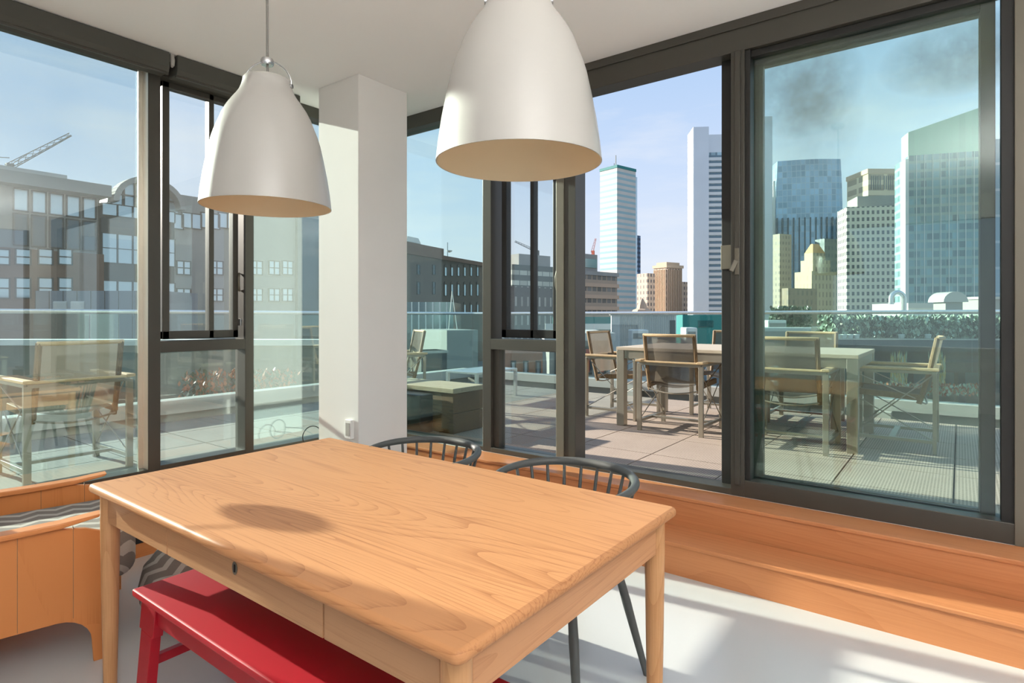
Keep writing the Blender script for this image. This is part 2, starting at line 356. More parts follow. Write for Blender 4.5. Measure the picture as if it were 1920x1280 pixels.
def mesh_fabric(name, col, op):
    m = bpy.data.materials.new(name); m.use_nodes = True; nt = m.node_tree; nt.nodes.clear()
    tr = N(nt, 'ShaderNodeBsdfTransparent'); df = N(nt, 'ShaderNodeBsdfDiffuse'); df.inputs['Color'].default_value = col
    tl = N(nt, 'ShaderNodeBsdfTranslucent'); tl.inputs['Color'].default_value = col
    m1 = N(nt, 'ShaderNodeMixShader'); m1.inputs[0].default_value = 0.35; lk(nt, df.outputs[0], m1.inputs[1]); lk(nt, tl.outputs[0], m1.inputs[2])
    t = N(nt, 'ShaderNodeTexCoord'); nn = N(nt, 'ShaderNodeTexNoise'); nn.inputs['Scale'].default_value = 8; lk(nt, t.outputs['Object'], nn.inputs['Vector'])
    m2 = N(nt, 'ShaderNodeMixShader'); lk(nt, mathn(nt, 'ADD', op-0.1, mathn(nt, 'MULTIPLY', nn.outputs['Fac'], 0.2)), m2.inputs[0]); lk(nt, tr.outputs[0], m2.inputs[1]); lk(nt, m1.outputs[0], m2.inputs[2])
    o = N(nt, 'ShaderNodeOutputMaterial'); lk(nt, m2.outputs[0], o.inputs[0]); return m
M['sling'] = mesh_fabric('grey brown mesh sling', rgb(120, 112, 100), 0.78)

# ---------------------------------------------------------------- room shell
X0, Y0 = -3.4, -4.2
def struct(o, label=None): return tag(o, label, None, None, 'structure')
struct(MB().box(X0, XR, Y0, YL, -0.15, 0.0).build('floor', M['floor']))
# ceiling slab carries on over the window heads
struct(MB().box(X0-0.2, XR+0.14, Y0-0.2, YL+0.14, CEIL, CEIL+0.35).build('ceiling', M['ceiling']))
struct(MB().box(X0-0.15, 0.44, YL, YL+0.14, 0, CEIL).box(0.44, XR+0.12, YL, YL+0.14, -0.15, 0.335).build('wall_left', M['plaster']))
struct(MB().box(XR, XR+0.12, Y0, YL, -0.15, 0.335).build('wall_right', M['plaster']))
struct(MB().box(X0-0.15, X0, Y0, YL, 0, 0.9).box(X0-0.15, X0, Y0, YL, 2.7, CEIL).box(X0-0.15, X0, Y0, Y0+0.8, 0.9, 2.7).box(X0-0.15, X0, 1.6, YL, 0.9, 2.7).build('wall_back', M['plaster']))  # unseen wall; its opening is added to let in more sky light
# unseen rear wall: a wide open gap added to let sky light in
struct(MB().box(X0, XR, Y0-0.15, Y0, -0.15, 0.3).box(X0, XR, Y0-0.15, Y0, 2.8, CEIL).box(X0, X0+0.3, Y0-0.15, Y0, 0.3, 2.8).box(XR-0.3, XR, Y0-0.15, Y0, 0.3, 2.8).build('wall_rear', M['plaster']))
struct(MB().box(2.632, 3.082, 3.305, 3.76, 0, CEIL).build('pillar', M['plaster'], bevel=0.004), 'square white plaster pillar in the corner of the room')
# wooden steps along the right wall
def step(name, x0, x1, z1, y0, y1, label):
    r = thing(name, label, None, (x0, y0, 0), kind='structure')
    w, L = x1-x0, y1-y0
    MB().box(0.008, 0.03, 0, L, 0, z1-0.022).build('riser', M['cherry'], r)
    MB().box(0.0, w, 0, L, z1-0.022, z1).build('tread', M['cherry'], r, bevel=0.005)
    return r
step('trim_1', 2.98, 3.233, 0.17, Y0, 3.305, 'lower of the two wooden steps below the right windows')
step('trim_2', 3.233, XR, 0.335, Y0, 3.655, 'upper of the two wooden steps below the right windows')
r = thing('trim_3', 'wooden ledge below the left windows', None, (0, 0, 0), kind='structure')
MB().box(-1.5, 2.632, 3.663, 3.685, 0, 0.313).box(3.082, XR, 3.663, 3.685, 0, 0.313).build('riser', M['cherry_x'], r)
MB().box(-1.5, 2.62, 3.655, YL, 0.313, 0.335).box(3.09, XR, 3.655, YL, 0.313, 0.335).box(2.62, 3.09, 3.765, YL, 0.313, 0.335).build('tread', M['cherry_x'], r, bevel=0.004)

# ---------------------------------------------------------------- right windows (frame face at x=3.44)
XO = 3.58
def P(x0, x1, y0, y1, z0, z1, name, mat, par, bevel=0.003): return MB().box(x0, x1, y0, y1, z0, z1).build(name, mat, par, bevel=bevel)
w = thing('window_1', 'tall fixed pane in the right wall beside the pillar', None, kind='structure')
P(XR, XO, 2.79, 2.87, 0.335, CEIL, 'mullion', M['frame'], w)
MB().box(XR, XO, 2.87, YL+0.02, 2.905, CEIL).build('head_rail', M['frame'], w, bevel=0.003)
P(XR+0.01, XO, 2.87, YL+0.02, 0.335, 0.368, 'sill_rail', M['frame'], w)
P(XR+0.02, XO, YL-0.06, YL+0.14, 0.335, CEIL, 'corner_post', M['frame'], w)
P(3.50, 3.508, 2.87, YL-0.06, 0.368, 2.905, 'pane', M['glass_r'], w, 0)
w = thing('window_2', 'narrow window with an opening sash between the pillar pane and the sliding door', None, kind='structure')
P(XR, XO, 2.215, 2.79, 1.10, 1.18, 'transom', M['frame'], w)
P(XR, XO, 2.064, 2.79, 2.84, CEIL, 'head_rail', M['frame'], w)
P(XR, XO, 2.215, 2.79, 0.335, 0.372, 'sill_rail', M['frame'], w)
P(XR, XO, 2.152, 2.215, 0.335, CEIL, 'mullion', M['frame_tan'], w)
P(XR+0.005, XO, 2.064, 2.150, 0.335, CEIL, 'door_jamb', M['frame'], w)
P(3.50, 3.508, 2.215, 2.79, 0.372, 1.10, 'pane', M['glass_clear'], w, 0)
P(3.47, 3.545, 2.735, 2.79, 0.372, 1.10, 'stop', M['frame'], w)
s = MB()
for (a, b) in ((2.69, 2.735), (2.445, 2.475), (2.245, 2.28)): s.box(3.50, 3.56, a, b, 1.19, 2.84)
s.box(3.50, 3.56, 2.245, 2.735, 1.19, 1.25).box(3.50, 3.56, 2.245, 2.735, 2.78, 2.84)
sash = s.build('sash', M['frame_dark'], w, bevel=0.004)
P(3.526, 3.532, 2.28, 2.69, 1.25, 2.78, 'sash_pane', M['glass_clear'], sash, 0)
MB().tube([(3.47, 2.226, 1.66), (3.455, 2.226, 1.62), (3.455, 2.226, 1.56), (3.47, 2.226, 1.53)], 0.007).build('sash_handle', M['frame_tan'], sash, smooth=True)
w = thing('window_3', 'wide fixed green-tinted pane right of the open sliding door', None, kind='structure')
P(XR-0.001, XO, 0.964, 1.039, 0.336, 2.845, 'mullion', M['frame'], w)
P(XR-0.012, XR, 0.985, 1.015, 0.40, 2.84, 'mullion_rib', M['frame'], w)
P(XR+0.012, 3.53, 0.936, 0.966, 0.40, 2.84, 'stop', M['frame_dark'], w)
P(XR, XO, -0.20, 2.064, 2.84, CEIL, 'head_rail', M['frame'], w)
P(XR-0.012, XR, -3.9, 2.79, 2.965, CEIL, 'head_trim', M['frame'], w)
P(XR+0.03, 3.53, -0.15, 0.936, 2.80, 2.838, 'glazing_bead', M['frame_dark'], w)
P(XR, XO, -0.20, 0.966, 0.335, 0.43, 'sill_rail', M['frame'], w)
P(XR, XO, 0.966, 2.15, 0.335, 0.372, 'threshold', M['frame'], w)
P(XR+0.012, 3.53, -0.20, -0.146, 0.40, 2.84, 'stop', M['frame_dark'], w)
P(XR-0.008, XO, -0.262, -0.192, 0.335, CEIL, 'mullion', M['frame_tan'], w)
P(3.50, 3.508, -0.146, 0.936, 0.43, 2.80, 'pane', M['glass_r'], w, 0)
lt = P(XR-0.022, XR-0.012, 0.988, 1.012, 1.58, 1.73, 'latch_plate', M['frame_tan'], w)
MB().bar((XR-0.03, 1.0, 1.66), (XR-0.04, 1.025, 1.60), 0.012, 0.025).build('latch_lever', M['frame_tan'], lt, bevel=0.003)
w = thing('window_4', 'fixed pane at the right edge beyond the tan mullion', None, kind='structure')
P(XR, XO, Y0+0.3, -0.262, 0.335, 0.43, 'sill_rail', M['frame'], w)
P(XR, XO, Y0+0.3, -0.262, 2.838, CEIL, 'head_rail', M['frame'], w)
P(XR, XO, -2.1, -2.0, 0.43, 2.838, 'mullion', M['frame'], w)
P(XR, XO, Y0, Y0+0.3, 0.335, CEIL, 'end_post', M['frame'], w)
P(3.50, 3.508, Y0+0.3, -0.30, 0.43, 2.838, 'pane', M['glass_l'], w, 0)
P(XR+0.01, 3.50, -0.36, -0.31, 0.43, 2.838, 'stop', M['frame_dark'], w)
# sliding door pushed open behind the fixed pane, and a screen door behind it
def slide(name, label, x0, x1, ya, yb, st, mat, pane):
    d = thing(name, label, None, (x0, ya, 0.34), kind='structure')
    L, T, H_ = yb-ya, x1-x0, 2.50
    s = MB().box(0, T, 0, st, 0.03, H_).box(0, T, L-st, L, 0.03, H_).box(0, T, st, L-st, 0.03, 0.09).box(0, T, st, L-st, H_-0.06, H_)
    s.build('door_frame', mat, d, bevel=0.003)
    if pane: P(T/2-0.003, T/2+0.003, st, L-st, 0.09, H_-0.06, 'door_pane', pane, d, 0)
    return d
d1 = slide('door_1', 'bronze sliding door pushed open behind the wide fixed pane', 3.525, 3.565, -0.13, 1.118, 0.055, M['frame_dark'], M['glass_door'])
o = MB().box(-0.02, 0.0, 1.215, 1.245, 1.28, 1.42).box(-0.024, -0.012, 1.165, 1.245, 1.28, 1.42).build('lock_plate', M['frame_tan'], d1, bevel=0.003)
d2 = slide('door_2', 'outer sliding screen door standing behind the open glass door', 3.60, 3.64, -0.13, 0.965, 0.06, M['frame'], None)

# ---------------------------------------------------------------- left windows (frame face at y=4.12)
YO = 4.26
w = thing('window_5', 'big fixed pane at the left with the bright sunlit jamb', None, kind='structure')
P(0.36, 0.44, YL-0.01, YO, 0.335, CEIL, 'jamb', M['frame'], w)
P(0.44, 1.627, YL, YO, 0.335, 0.372, 'sill_rail', M['frame'], w)
P(0.44, 1.627, YL, YO, 2.93, CEIL, 'head_rail', M['frame'], w)
P(1.627, 1.700, YL, YO, 0.335, CEIL, 'mullion', M['frame'], w)
P(1.607, 1.627, 4.215, 4.235, 0.372, 2.93, 'gasket', M['frame_dark'], w)
P(0.44, 1.608, 4.22, 4.228, 0.372, 2.93, 'pane', M['glass_l'], w, 0)
M['sun_glare'] = plain('pale sun glare strip', rgb(224, 218, 204), 0.30, metal=0.6, noise=0.02)  # sun glare on the mullion reveal put into a pale metal colour
P(1.6262, 1.6285, 4.125, 4.20, 0.372, 2.93, 'glare_strip', M['sun_glare'], w, 0)
P(1.600, 1.6265, 4.20, 4.214, 0.372, 2.93, 'glazing_bead', M['sun_glare'], w, 0)  # carries the same painted sun glare
w = thing('window_6', 'narrow left window with an opening sash above a fixed light', None, kind='structure')
P(1.700, 2.269, YL, YO, 1.113, 1.185, 'transom', M['frame'], w)
P(1.700, 2.269, YL, YO, 2.90, CEIL, 'head_rail', M['frame'], w)
P(1.700, 2.269, YL, YO, 0.335, 0.385, 'sill_rail', M['frame'], w)
P(2.269, 2.334, YL, YO, 0.335, CEIL, 'mullion', M['frame'], w)
P(1.700, 2.269, 4.22, 4.228, 0.385, 1.113, 'pane', M['glass_clear'], w, 0)
s = MB()
for (a, b) in ((1.74, 1.785), (2.045, 2.08), (2.215, 2.255)): s.box(a, b, 4.19, 4.25, 1.195, 2.90)
s.box(1.74, 2.255, 4.19, 4.25, 1.195, 1.25).box(1.74, 2.255, 4.19, 4.25, 2.86, 2.90)
sash = s.build('sash', M['frame'], w, bevel=0.004)
P(1.785, 2.215, 4.217, 4.223, 1.25, 2.86, 'sash_pane', M['glass_clear'], sash, 0)
MB().tube([(2.262, 4.19, 1.66), (2.25, 4.175, 1.63), (2.25, 4.175, 1.57), (2.262, 4.19, 1.53)], 0.008).build('sash_handle', M['frame_tan'], sash, smooth=True)
MB().box(2.248, 2.262, 4.15, 4.19, 1.28, 1.33).build('sash_catch', M['chrome'], sash, bevel=0.002)
w = thing('window_7', 'fixed pane in the left wall beside the pillar', None, kind='structure')
P(2.334, 3.46, YL, YO, 0.335, 0.372, 'sill_rail', M['frame'], w)
P(2.334, 3.46, YL, YO, 2.93, CEIL, 'head_rail', M['frame'], w)
P(2.334, 3.46, 4.20, 4.208, 0.372, 2.93, 'pane', M['glass_l'], w, 0)
w = thing('sky_opening', 'wide unglazed frame added in the unseen rear wall to let sky light in', None, kind='structure')  # bars of the added sky light opening, no glass
s = MB()
for x in (X0+0.3, -1.2, 1.0, XR-0.36): s.box(x, x+0.06, Y0-0.1, Y0, 0.3, 2.8)
s.build('frame', M['frame'], w)

# ---------------------------------------------------------------- roller blinds
def blind(x0, x1, label):
    b = thing('roller_blind', label, 'blind', (x0, 3.985, 2.89), group='roller blinds along the left windows')
    L = x1-x0
    MB().prism([(0.012, 0.0), (0.13, 0.0), (0.13, 0.124), (0.0, 0.124), (0.0, 0.03)], 'x', 0, L).build('blind_roll', M['blind'], b, bevel=0.006)
    MB().box(0, L, 0.02, 0.035, -0.012, 0.003).build('hem_bar', M['frame'], b)
    return b
blind(-1.4, 1.70, 'long dark roller blind rolled up over the big left pane')
blind(1.745, 2.63, 'shorter dark roller blind between the bracket and the pillar')
br = thing('blind_bracket', 'small pale metal bracket in the gap between the two roller blinds', 'bracket', (1.722, 4.0, 3.005))
MB().box(-0.012, 0.012, 0, 0.08, -0.02, 0.012).build('plate', M['shade'], br, bevel=0.003)
MB().tube([(0, 0.01, 0.0), (0, 0.0, -0.03), (0, 0.005, -0.06), (0, 0.015, -0.07)], [0.012, 0.014, 0.013, 0.007]).build('hook', M['shade'], br, smooth=True)

# ---------------------------------------------------------------- outlet on the pillar
o = thing('power_outlet', 'white outlet box low on the sunlit side of the pillar', 'outlet', (2.632, 3.385, 0.565))
MB().box(-0.03, 0.0, -0.035, 0.035, -0.065, 0.065).build('cover', M['plaster'], o, bevel=0.004)
MB().box(-0.033, -0.029, -0.02, 0.02, -0.045, 0.045).build('socket', M['shade'], o)

# ---------------------------------------------------------------- pendant lamps
PROF = [(0.0685, 0.413), (0.0725, 0.409), (0.0740, 0.398), (0.0775, 0.385), (0.084, 0.368), (0.094, 0.352), (0.106, 0.336), (0.122, 0.312), (0.135, 0.287), (0.145, 0.260), (0.155, 0.235), (0.164, 0.206), (0.175, 0.155), (0.186, 0.098), (0.194, 0.045), (0.199, 0.0)]
def pendant(loc, label, tilt=(0, 0)):
    r = thing('pendant_lamp', label, 'lamp', loc, rz=math.radians(-54), group='bell pendant lamps over the table')
    sh = MB().lathe(PROF, 72).build('lamp_shade', M['shade'], r, smooth=True)
    MB().lathe([(a-0.0025, z if z > 0.001 else 0.0) for a, z in PROF], 72).build('shade_lining', M['shade_in'], r, smooth=True)
    MB().lathe([(PROF[-1][0]-0.0025, 0.0), (PROF[-1][0], 0.0)], 72).build('rim', M['shade'], r)
    MB().lathe([(0.0685, 0.411), (0.001, 0.411)], 40).build('neck_cap', M['shade'], r)
    pts = [(0.079*math.cos(t), 0, 0.393 + 0.078*math.sin(t)) for t in [PI*k/24 for k in range(25)]]
    pts = [(0.070, 0, 0.388)] + pts + [(-0.070, 0, 0.388)]
    MB().tube(pts, 0.0028, 8).build('bail_wire', M['chrome'], r, smooth=True)
    for sx in (-1, 1):
        MB().tube([(sx*0.070, 0, 0.390), (sx*0.083, 0, 0.390)], 0.007, 10).build('pivot_knob', M['chrome'], r, smooth=True)
    MB().lathe([(0.001, 0.458), (0.018, 0.458), (0.020, 0.462), (0.020, 0.474), (0.017, 0.480), (0.001, 0.480)], 24).build('hub', M['chrome'], r, smooth=True)
    MB().tube([(0.002, 0, 0.41), (0.0, 0.0, 0.5), (0, 0, CEIL-0.01-loc[2])], 0.0042, 8).build('cord', M['cord'], r, smooth=True)
    MB().lathe([(0.001, CEIL-0.035-loc[2]), (0.05, CEIL-0.03-loc[2]), (0.055, CEIL-0.001-loc[2])], 32).build('ceiling_rose', M['shade'], r, smooth=True)
    b_ = MB().lathe([(0.001, 0.20), (0.022, 0.206), (0.03, 0.23), (0.028, 0.26), (0.016, 0.30), (0.016, 0.36)], 24).build('bulb', M['shade'], r, smooth=True)
    return r
pendant((1.058, 1.787, 1.700), 'white glossy bell pendant lamp hanging at left over the far table end')
pendant((1.155, 0.850, 1.718), 'white glossy bell pendant lamp nearest the camera, top centre, its neck out of frame')

# ---------------------------------------------------------------- dining table
TX0, TX1, TY0, TY1, TZ = 0.79, 1.825, 0.715, 2.515, 0.745
t = thing('dining_table', 'long oak dining table with rounded edges and a drawer, in the foreground', 'table', (TX0, TY0, 0))
W, L = TX1-TX0, TY1-TY0
def rrect(x0, x1, y0, y1, r, n=6):
    out = []
    for cx, cy, a0 in ((x1-r, y1-r, 0), (x0+r, y1-r, 90), (x0+r, y0+r, 180), (x1-r, y0+r, 270)):
        for k in range(n+1):
            a = math.radians(a0+90*k/n); out.append((cx+r*math.cos(a), cy+r*math.sin(a)))
    return out
MB().prism(rrect(0, W, 0, L, 0.022), 'z', TZ-0.030, TZ).build('tabletop', M['oak'], t, bevel=0.0125, seg=5, smooth=True)
for (x, y) in ((0.055, 0.055), (W-0.055, 0.055), (0.055, L-0.055), (W-0.055, L-0.055)):
    MB().tube([(x, y, 0), (x, y, 0.3), (x, y, 0.60), (x, y, TZ-0.031)], [0.021, 0.027, 0.031, 0.031], 28).build('leg', M['oak_leg'], t, smooth=True)
za, zb = TZ-0.135, TZ-0.031
def apron(x0, x1, y0, y1, mat): MB().box(x0, x1, y0, y1, za, zb).build('apron', mat, t, bevel=0.002)
YA, YB = 0.055, L-0.055
D0, D1 = 0.453, 1.244            # drawer span along the long side
apron(0.038, 0.056, YA+0.028, D0-0.005, M['oak_apron'])
apron(0.038, 0.056, D1+0.005, YB-0.028, M['oak_apron'])
dr = MB().box(0.038, 0.056, D0, D1, za, zb).box(0.056, 0.5, D0+0.02, D1-0.02, za+0.01, zb-0.01).build('drawer', M['oak_apron'], t, bevel=0.0015)
kh = MB().lathe([(0.001, 0), (0.011, 0), (0.013, -0.001), (0.013, -0.002)], 24)
for v in kh.bm.verts: v.co = Vector((0.0375 + v.co.z*0.5 - 0.0005, 0.840 + v.co.y, TZ-0.072 + v.co.x*1.35))
kp = kh.build('escutcheon', M['frame_tan'], dr)
MB().box(0.0345, 0.0368, 0.837, 0.843, TZ-0.082, TZ-0.062).build('keyhole', M['black'], dr)
apron(W-0.056, W-0.038, YA+0.028, YB-0.028, M['oak_apron'])
apron(YA+0.028, W-YA-0.028, 0.038, 0.056, M['oak_x'])
apron(YA+0.028, W-YA-0.028, L-0.056, L-0.038, M['oak_x'])

# ---------------------------------------------------------------- red bench
b = thing('bench', 'glossy red painted wooden bench pushed under the near side of the table', 'bench', (0.82, 0.75, 0))
BL, BW, BH = 1.455, 0.36, 0.44
MB().box(0, BW, 0, BL, BH-0.024, BH).build('seat', M['red'], b, bevel=0.006, seg=3)
for x in (0.035, BW-0.06):
    MB().box(x, x+0.025, 0.10, BL-0.10, BH-0.105, BH-0.024).build('apron_rail', M['red'], b, bevel=0.002)
for ye, s_ in ((0.06, -1), (BL-0.06, 1)):
    for (xa, sx) in ((0.045, -1), (BW-0.045, 1)):
        # splayed plank leg with a stepped shoulder
        m_ = MB()
        A = Vector((xa, ye-0.0*s_, BH-0.024)); Bt = Vector((xa+sx*0.025, ye+0.022*s_, 0))
        for (w_, z0, z1) in ((0.105, 0.30, BH-0.024), (0.078, 0.0, 0.30)):
            f0 = (BH-0.024-z1)/(BH-0.024); f1 = (BH-0.024-z0)/(BH-0.024)
            m_.bar(A.lerp(Bt, f0), A.lerp(Bt, f1), 0.032, w_, up=(0, 1, 0))
        m_.build('leg', M['red'], b, bevel=0.002)
    MB().box(0.10, BW-0.10, ye-0.012, ye+0.012, BH-0.11, BH-0.024).build('end_rail', M['red'], b, bevel=0.002)
MB().tube([(BW/2, 0.06, 0.20), (BW/2, BL-0.06, 0.20)], 0.016, 14).build('stretcher', M['red'], b, smooth=True)
for ye in (0.05, BL-0.05):
    MB().box(0.045, BW-0.045, ye-0.012, ye+0.012, 0.185, 0.215).build('cross_rail', M['red'], b, bevel=0.002)

# ---------------------------------------------------------------- spindle chairs
def spindle_chair():
    r = thing('spindle_chair', 'x', 'chair', group='dark grey spindle chairs on the window side of the table')
    # local: chair faces -x, back towards +x; origin on the floor under the seat centre
    seat = []
    for k in range(32):
        a = 2*PI*k/32; rr = 0.215
        seat.append((rr*math.copysign(abs(math.cos(a))**0.75, math.cos(a)), rr*1.02*math.copysign(abs(math.sin(a))**0.75, math.sin(a))))
    MB().prism(seat, 'z', 0.425, 0.455).build('seat', M['grey_paint'], r, bevel=0.008, smooth=True)
    pts = []; n = 30
    def rail(a):
        return Vector((0.02+0.255*math.cos(a), 0.270*math.sin(a), 0.748 - 0.018*(1-math.cos(a))**1.5*0.6))
    for k in range(n+1):
        a = -1.95 + 3.9*k/n; pts.append(rail(a))
    MB().tube(pts, [0.012+0.005*math.sin(PI*k/n) for k in range(n+1)], 14).build('back_rail', M['grey_paint'], r, smooth=True)
    for k in range(13):
        a = -1.62 + 3.24*k/12
        p1 = rail(a); p0 = Vector((0.01+0.19*math.cos(a), 0.195*math.sin(a), 0.45))
        MB().tube([p0, p0.lerp(p1, 0.5), p1], [0.0055, 0.0078, 0.0058], 10).build('spindle', M['grey_paint'], r, smooth=True)
    for sx in (-1, 1):
        for sy in (-1, 1):
            MB().tube([(sx*0.15, sy*0.15, 0.43), (sx*0.18+0.0, sy*0.18, 0.28), (sx*0.235, sy*0.235, 0.0)], [0.014, 0.017, 0.0115], 16).build('leg', M['grey_paint'], r, smooth=True)
    return r
c1 = spindle_chair(); c2 = copy_tree(c1)
c1.location = (1.845, 1.925, 0); c2.location = (1.865, 1.185, 0); c2.rotation_euler.z = math.radians(-2)
c1['label'] = 'dark grey spindle-back chair at the far end, in front of the pillar'
c2['label'] = 'dark grey spindle-back chair nearer the camera, in front of the open sliding door'

# ---------------------------------------------------------------- daybed, mattress, pouf
db = thing('daybed', 'cherry wood daybed with plank sides at the left edge', 'daybed', (0.945, 2.688, 0), rz=math.radians(-12))
def side(y, ym, name, x1):
    Ls = 2.0
    out = [(-Ls, 0.185), (x1-0.15, 0.185)]
    for k in range(1, 7):
        a = PI/2*k/6; out.append((x1-0.15+0.11*math.sin(a), 0.185-0.10*(1-math.cos(a))))
    out += [(x1-0.035, 0.0), (x1, 0.0), (x1, 0.50), (x1-0.06, 0.525), (x1-0.14, 0.540), (-Ls, 0.540)]
    out = [(-Ls, 0.0), (-Ls+0.06, 0.0), (-Ls+0.06, 0.185)] + out[1:]
    p = MB().prism(out, 'y', y, y+0.022).build(name, M['daybed'], db, bevel=0.002)
    g = MB()
    for k in range(0, 12):
        xx = x1-0.10-0.165*k
        g.box(xx, xx+0.0018, y-0.0004, y+0.0224, 0.19, 0.540)
    g.build('groove', M['teak_dark'], p)
    tr = [( -Ls, 0.540), (x1-0.30, 0.540), (x1-0.14, 0.546), (x1-0.02, 0.566), (x1-0.01, 0.578), (x1-0.14, 0.566), (x1-0.30, 0.562), (-Ls, 0.562)]
    MB().prism(tr, 'y', y-0.022, y+0.044).build('top_rail', M['daybed_rail'], p, bevel=0.004)
    return p
side(0.0, 0, 'front_board', -0.04)
side(0.70, 0, 'rear_board', 0.06)
MB().box(-2.0, 0.0, 0.024, 0.70, 0.20, 0.24).build('slat_base', M['daybed_rail'], db, bevel=0.003)
MB().box(0.055, 0.105, 0.655, 0.70, 0.0, 0.30).build('corner_leg', M['daybed_rail'], db, bevel=0.003)
mt = MB().box(-2.0, 0.085, 0.06, 0.67, 0.265, 0.475).build('mattress', M['zigzag'], None, bevel=0.07, seg=6, smooth=True)
mt.location = (0.945, 2.688, 0); mt.rotation_euler.z = math.radians(-12)
tag(mt, 'grey zigzag patterned mattress lying in the cherry daybed', 'mattress')
pf = thing('pouf', 'round grey pouf with a zigzag weave on the floor behind the red bench', 'pouf', (1.30, 2.80, 0))
pr = [(0.001, 0.0), (0.15, 0.0), (0.215, 0.03), (0.25, 0.10), (0.255, 0.17), (0.235, 0.25), (0.18, 0.31), (0.09, 0.335), (0.001, 0.34)]
pr = [(a*0.86, b_*0.95) for a, b_ in pr]
MB().lathe(pr, 48).build('cover', M['zigzag'], pf, smooth=True)
MB().lathe([(0.001, 0.321), (0.02, 0.323), (0.024, 0.328), (0.001, 0.333)], 20).build('button', M['zigzag'], pf, smooth=True)
fo = thing('ledge_outlet', 'black outlet plate set in the wooden ledge beside the daybed end', 'outlet', (1.385, 3.662, 0.125))
MB().box(-0.045, 0.045, -0.006, 0.0, -0.045, 0.045).build('plate', M['black'], fo, bevel=0.002)
MB().box(-0.012, 0.012, -0.009, -0.006, -0.02, 0.02).build('socket', M['black'], fo)
# cable loop behind the pillar
cb = [Vector((2.72+0.075*math.cos(a), 3.95+0.03*math.sin(a*0.5), 0.43+0.075*math.sin(a))) for a in [2*PI*k/30 for k in range(31)]]
cb += [Vector((2.85, 3.95, 0.42)), Vector((2.95, 3.96, 0.40)), Vector((3.02, 4.0, 0.345))]
tag(MB().tube(cb, 0.004, 8).build('cable', M['black'], smooth=True), 'loop of black cable on the wooden ledge behind the pillar', 'cable')
# unseen lamp-like stand, added out of view at left: throws the round shadow on the table
rl = thing('shadow_stand', 'slim unseen stand with a round head, added on the ledge to cast a shadow', 'lamp', (0.495, 4.03, 0.362))
MB().lathe([(0.001, 0), (0.08, 0), (0.08, 0.012), (0.012, 0.02), (0.001, 0.02)], 28).build('base', M['grey_paint'], rl, smooth=True)
MB().tube([(0, 0, 0.02), (-0.04, 0, 0.6), (-0.06, 0, 1.10)], 0.006, 10).build('pole', M['grey_paint'], rl, smooth=True)
MB().tube([(-0.06, 0, 1.10), (0.10, -0.01, 1.155)], 0.005, 8).build('arm', M['grey_paint'], rl, smooth=True)
hd = MB().lathe([(0.001, 0.035), (0.03, 0.034), (0.075, 0.01), (0.083, 0.0), (0.001, 0.0)], 32)
for v in hd.bm.verts: v.co = Vector((0.18+v.co.x, -0.01-v.co.z*0.7, 1.155+v.co.y*0.88))
hd.build('caster_head', M['grey_paint'], rl, smooth=True)

# ---------------------------------------------------------------- terrace
tr = thing('terrace_slab', 'dark roof slab carrying the terrace pavers', None, kind='structure')
MB().box(XR+0.12, 7.4, -7, 6.4, 0.05, 0.255).box(-7, XR+0.12, YL+0.14, 6.4, 0.05, 0.255).build('slab', M['joint'], tr)
def pavers(name, x0, x1, y0, y1, px0, py0, dx, dy, mat, label):
    s = MB(); i0 = math.floor((x0-px0)/dx); i1 = math.ceil((x1-px0)/dx); j0 = math.floor((y0-py0)/dy); j1 = math.ceil((y1-py0)/dy)
    for i in range(i0, i1):
        for j in range(j0, j1):
            a, b_, c_, d_ = max(x0, px0+i*dx+0.005), min(x1, px0+(i+1)*dx-0.005), max(y0, py0+j*dy+0.005), min(y1, py0+(j+1)*dy-0.005)
            if b_-a > 0.03 and d_-c_ > 0.03: s.box(a, b_, c_, d_, 0.28, DECK)
    return struct(s.build(name, mat), label)
pavers('terrace_paving', 3.60, 7.0, -7, 4.28, 3.55, 0.03, 0.60, 0.60, M['paver'], 'pitted square concrete pavers of the right terrace')
pavers('terrace_paving', -7, 7.0, 4.28, 6.12, 3.55, 4.28, 0.60, 0.60, M['paver_l'], 'smooth square concrete pavers of the left terrace')
# curbs
s = MB().box(7.12, 7.30, -7, 6.35, 0.385, 0.50).box(7.2, 7.34, -7, 6.35, -0.6, 0.385)
s.box(-7, 7.12, 6.17, 6.35, 0.385, 0.52).box(-7, 7.12, 6.24, 6.38, -0.6, 0.385)
struct(s.build('parapet', M['curb'], bevel=0.004), 'low grey metal-clad curb around the terrace')
for y, lb in ((0.55, 'support block under the right terrace curb, behind the side-on armchair'), (1.9, 'support block under the right terrace curb, between the table legs at centre'), (3.3, 'support block under the right terrace curb, behind the left-end armchair')):
    tag(MB().box(7.0, 7.13, y, y+0.12, 0.255, 0.385).build('curb_block', M['curb']), lb, 'block', 'support blocks under the right terrace curb')
def railing(label, horizontal, a0, a1, c, step_):
    r = thing('balustrade', label, 'railing', (c, a0, 0.5) if horizontal == 'y' else (a0, c, 0.5), group='glass balustrades round the terrace')
    L_ = a1-a0
    pt = (lambda u, z: (0, u, z)) if horizontal == 'y' else (lambda u, z: (u, 0, z))
    MB().tube([pt(0, 0.888), pt(L_, 0.888)], 0.021, 14).build('handrail', M['rail'], r, smooth=True)
    u = 0
    while u < L_-0.1:
        e = min(u+step_-0.012, L_)
        if horizontal == 'y': MB().box(-0.006, 0.006, u, e, 0.0, 0.875).build('glass_panel', M['glass_rail'], r)
        else: MB().box(u, e, -0.006, 0.006, 0.02, 0.875).build('glass_panel', M['glass_rail'], r)
        u += step_
    return r
railing('glass balustrade with a steel handrail along the right terrace edge', 'y', -6.9, 6.2, 7.2, 1.56)
railing('glass balustrade with a steel handrail along the left terrace edge', 'x', -6.9, 7.2, 6.22, 1.48)

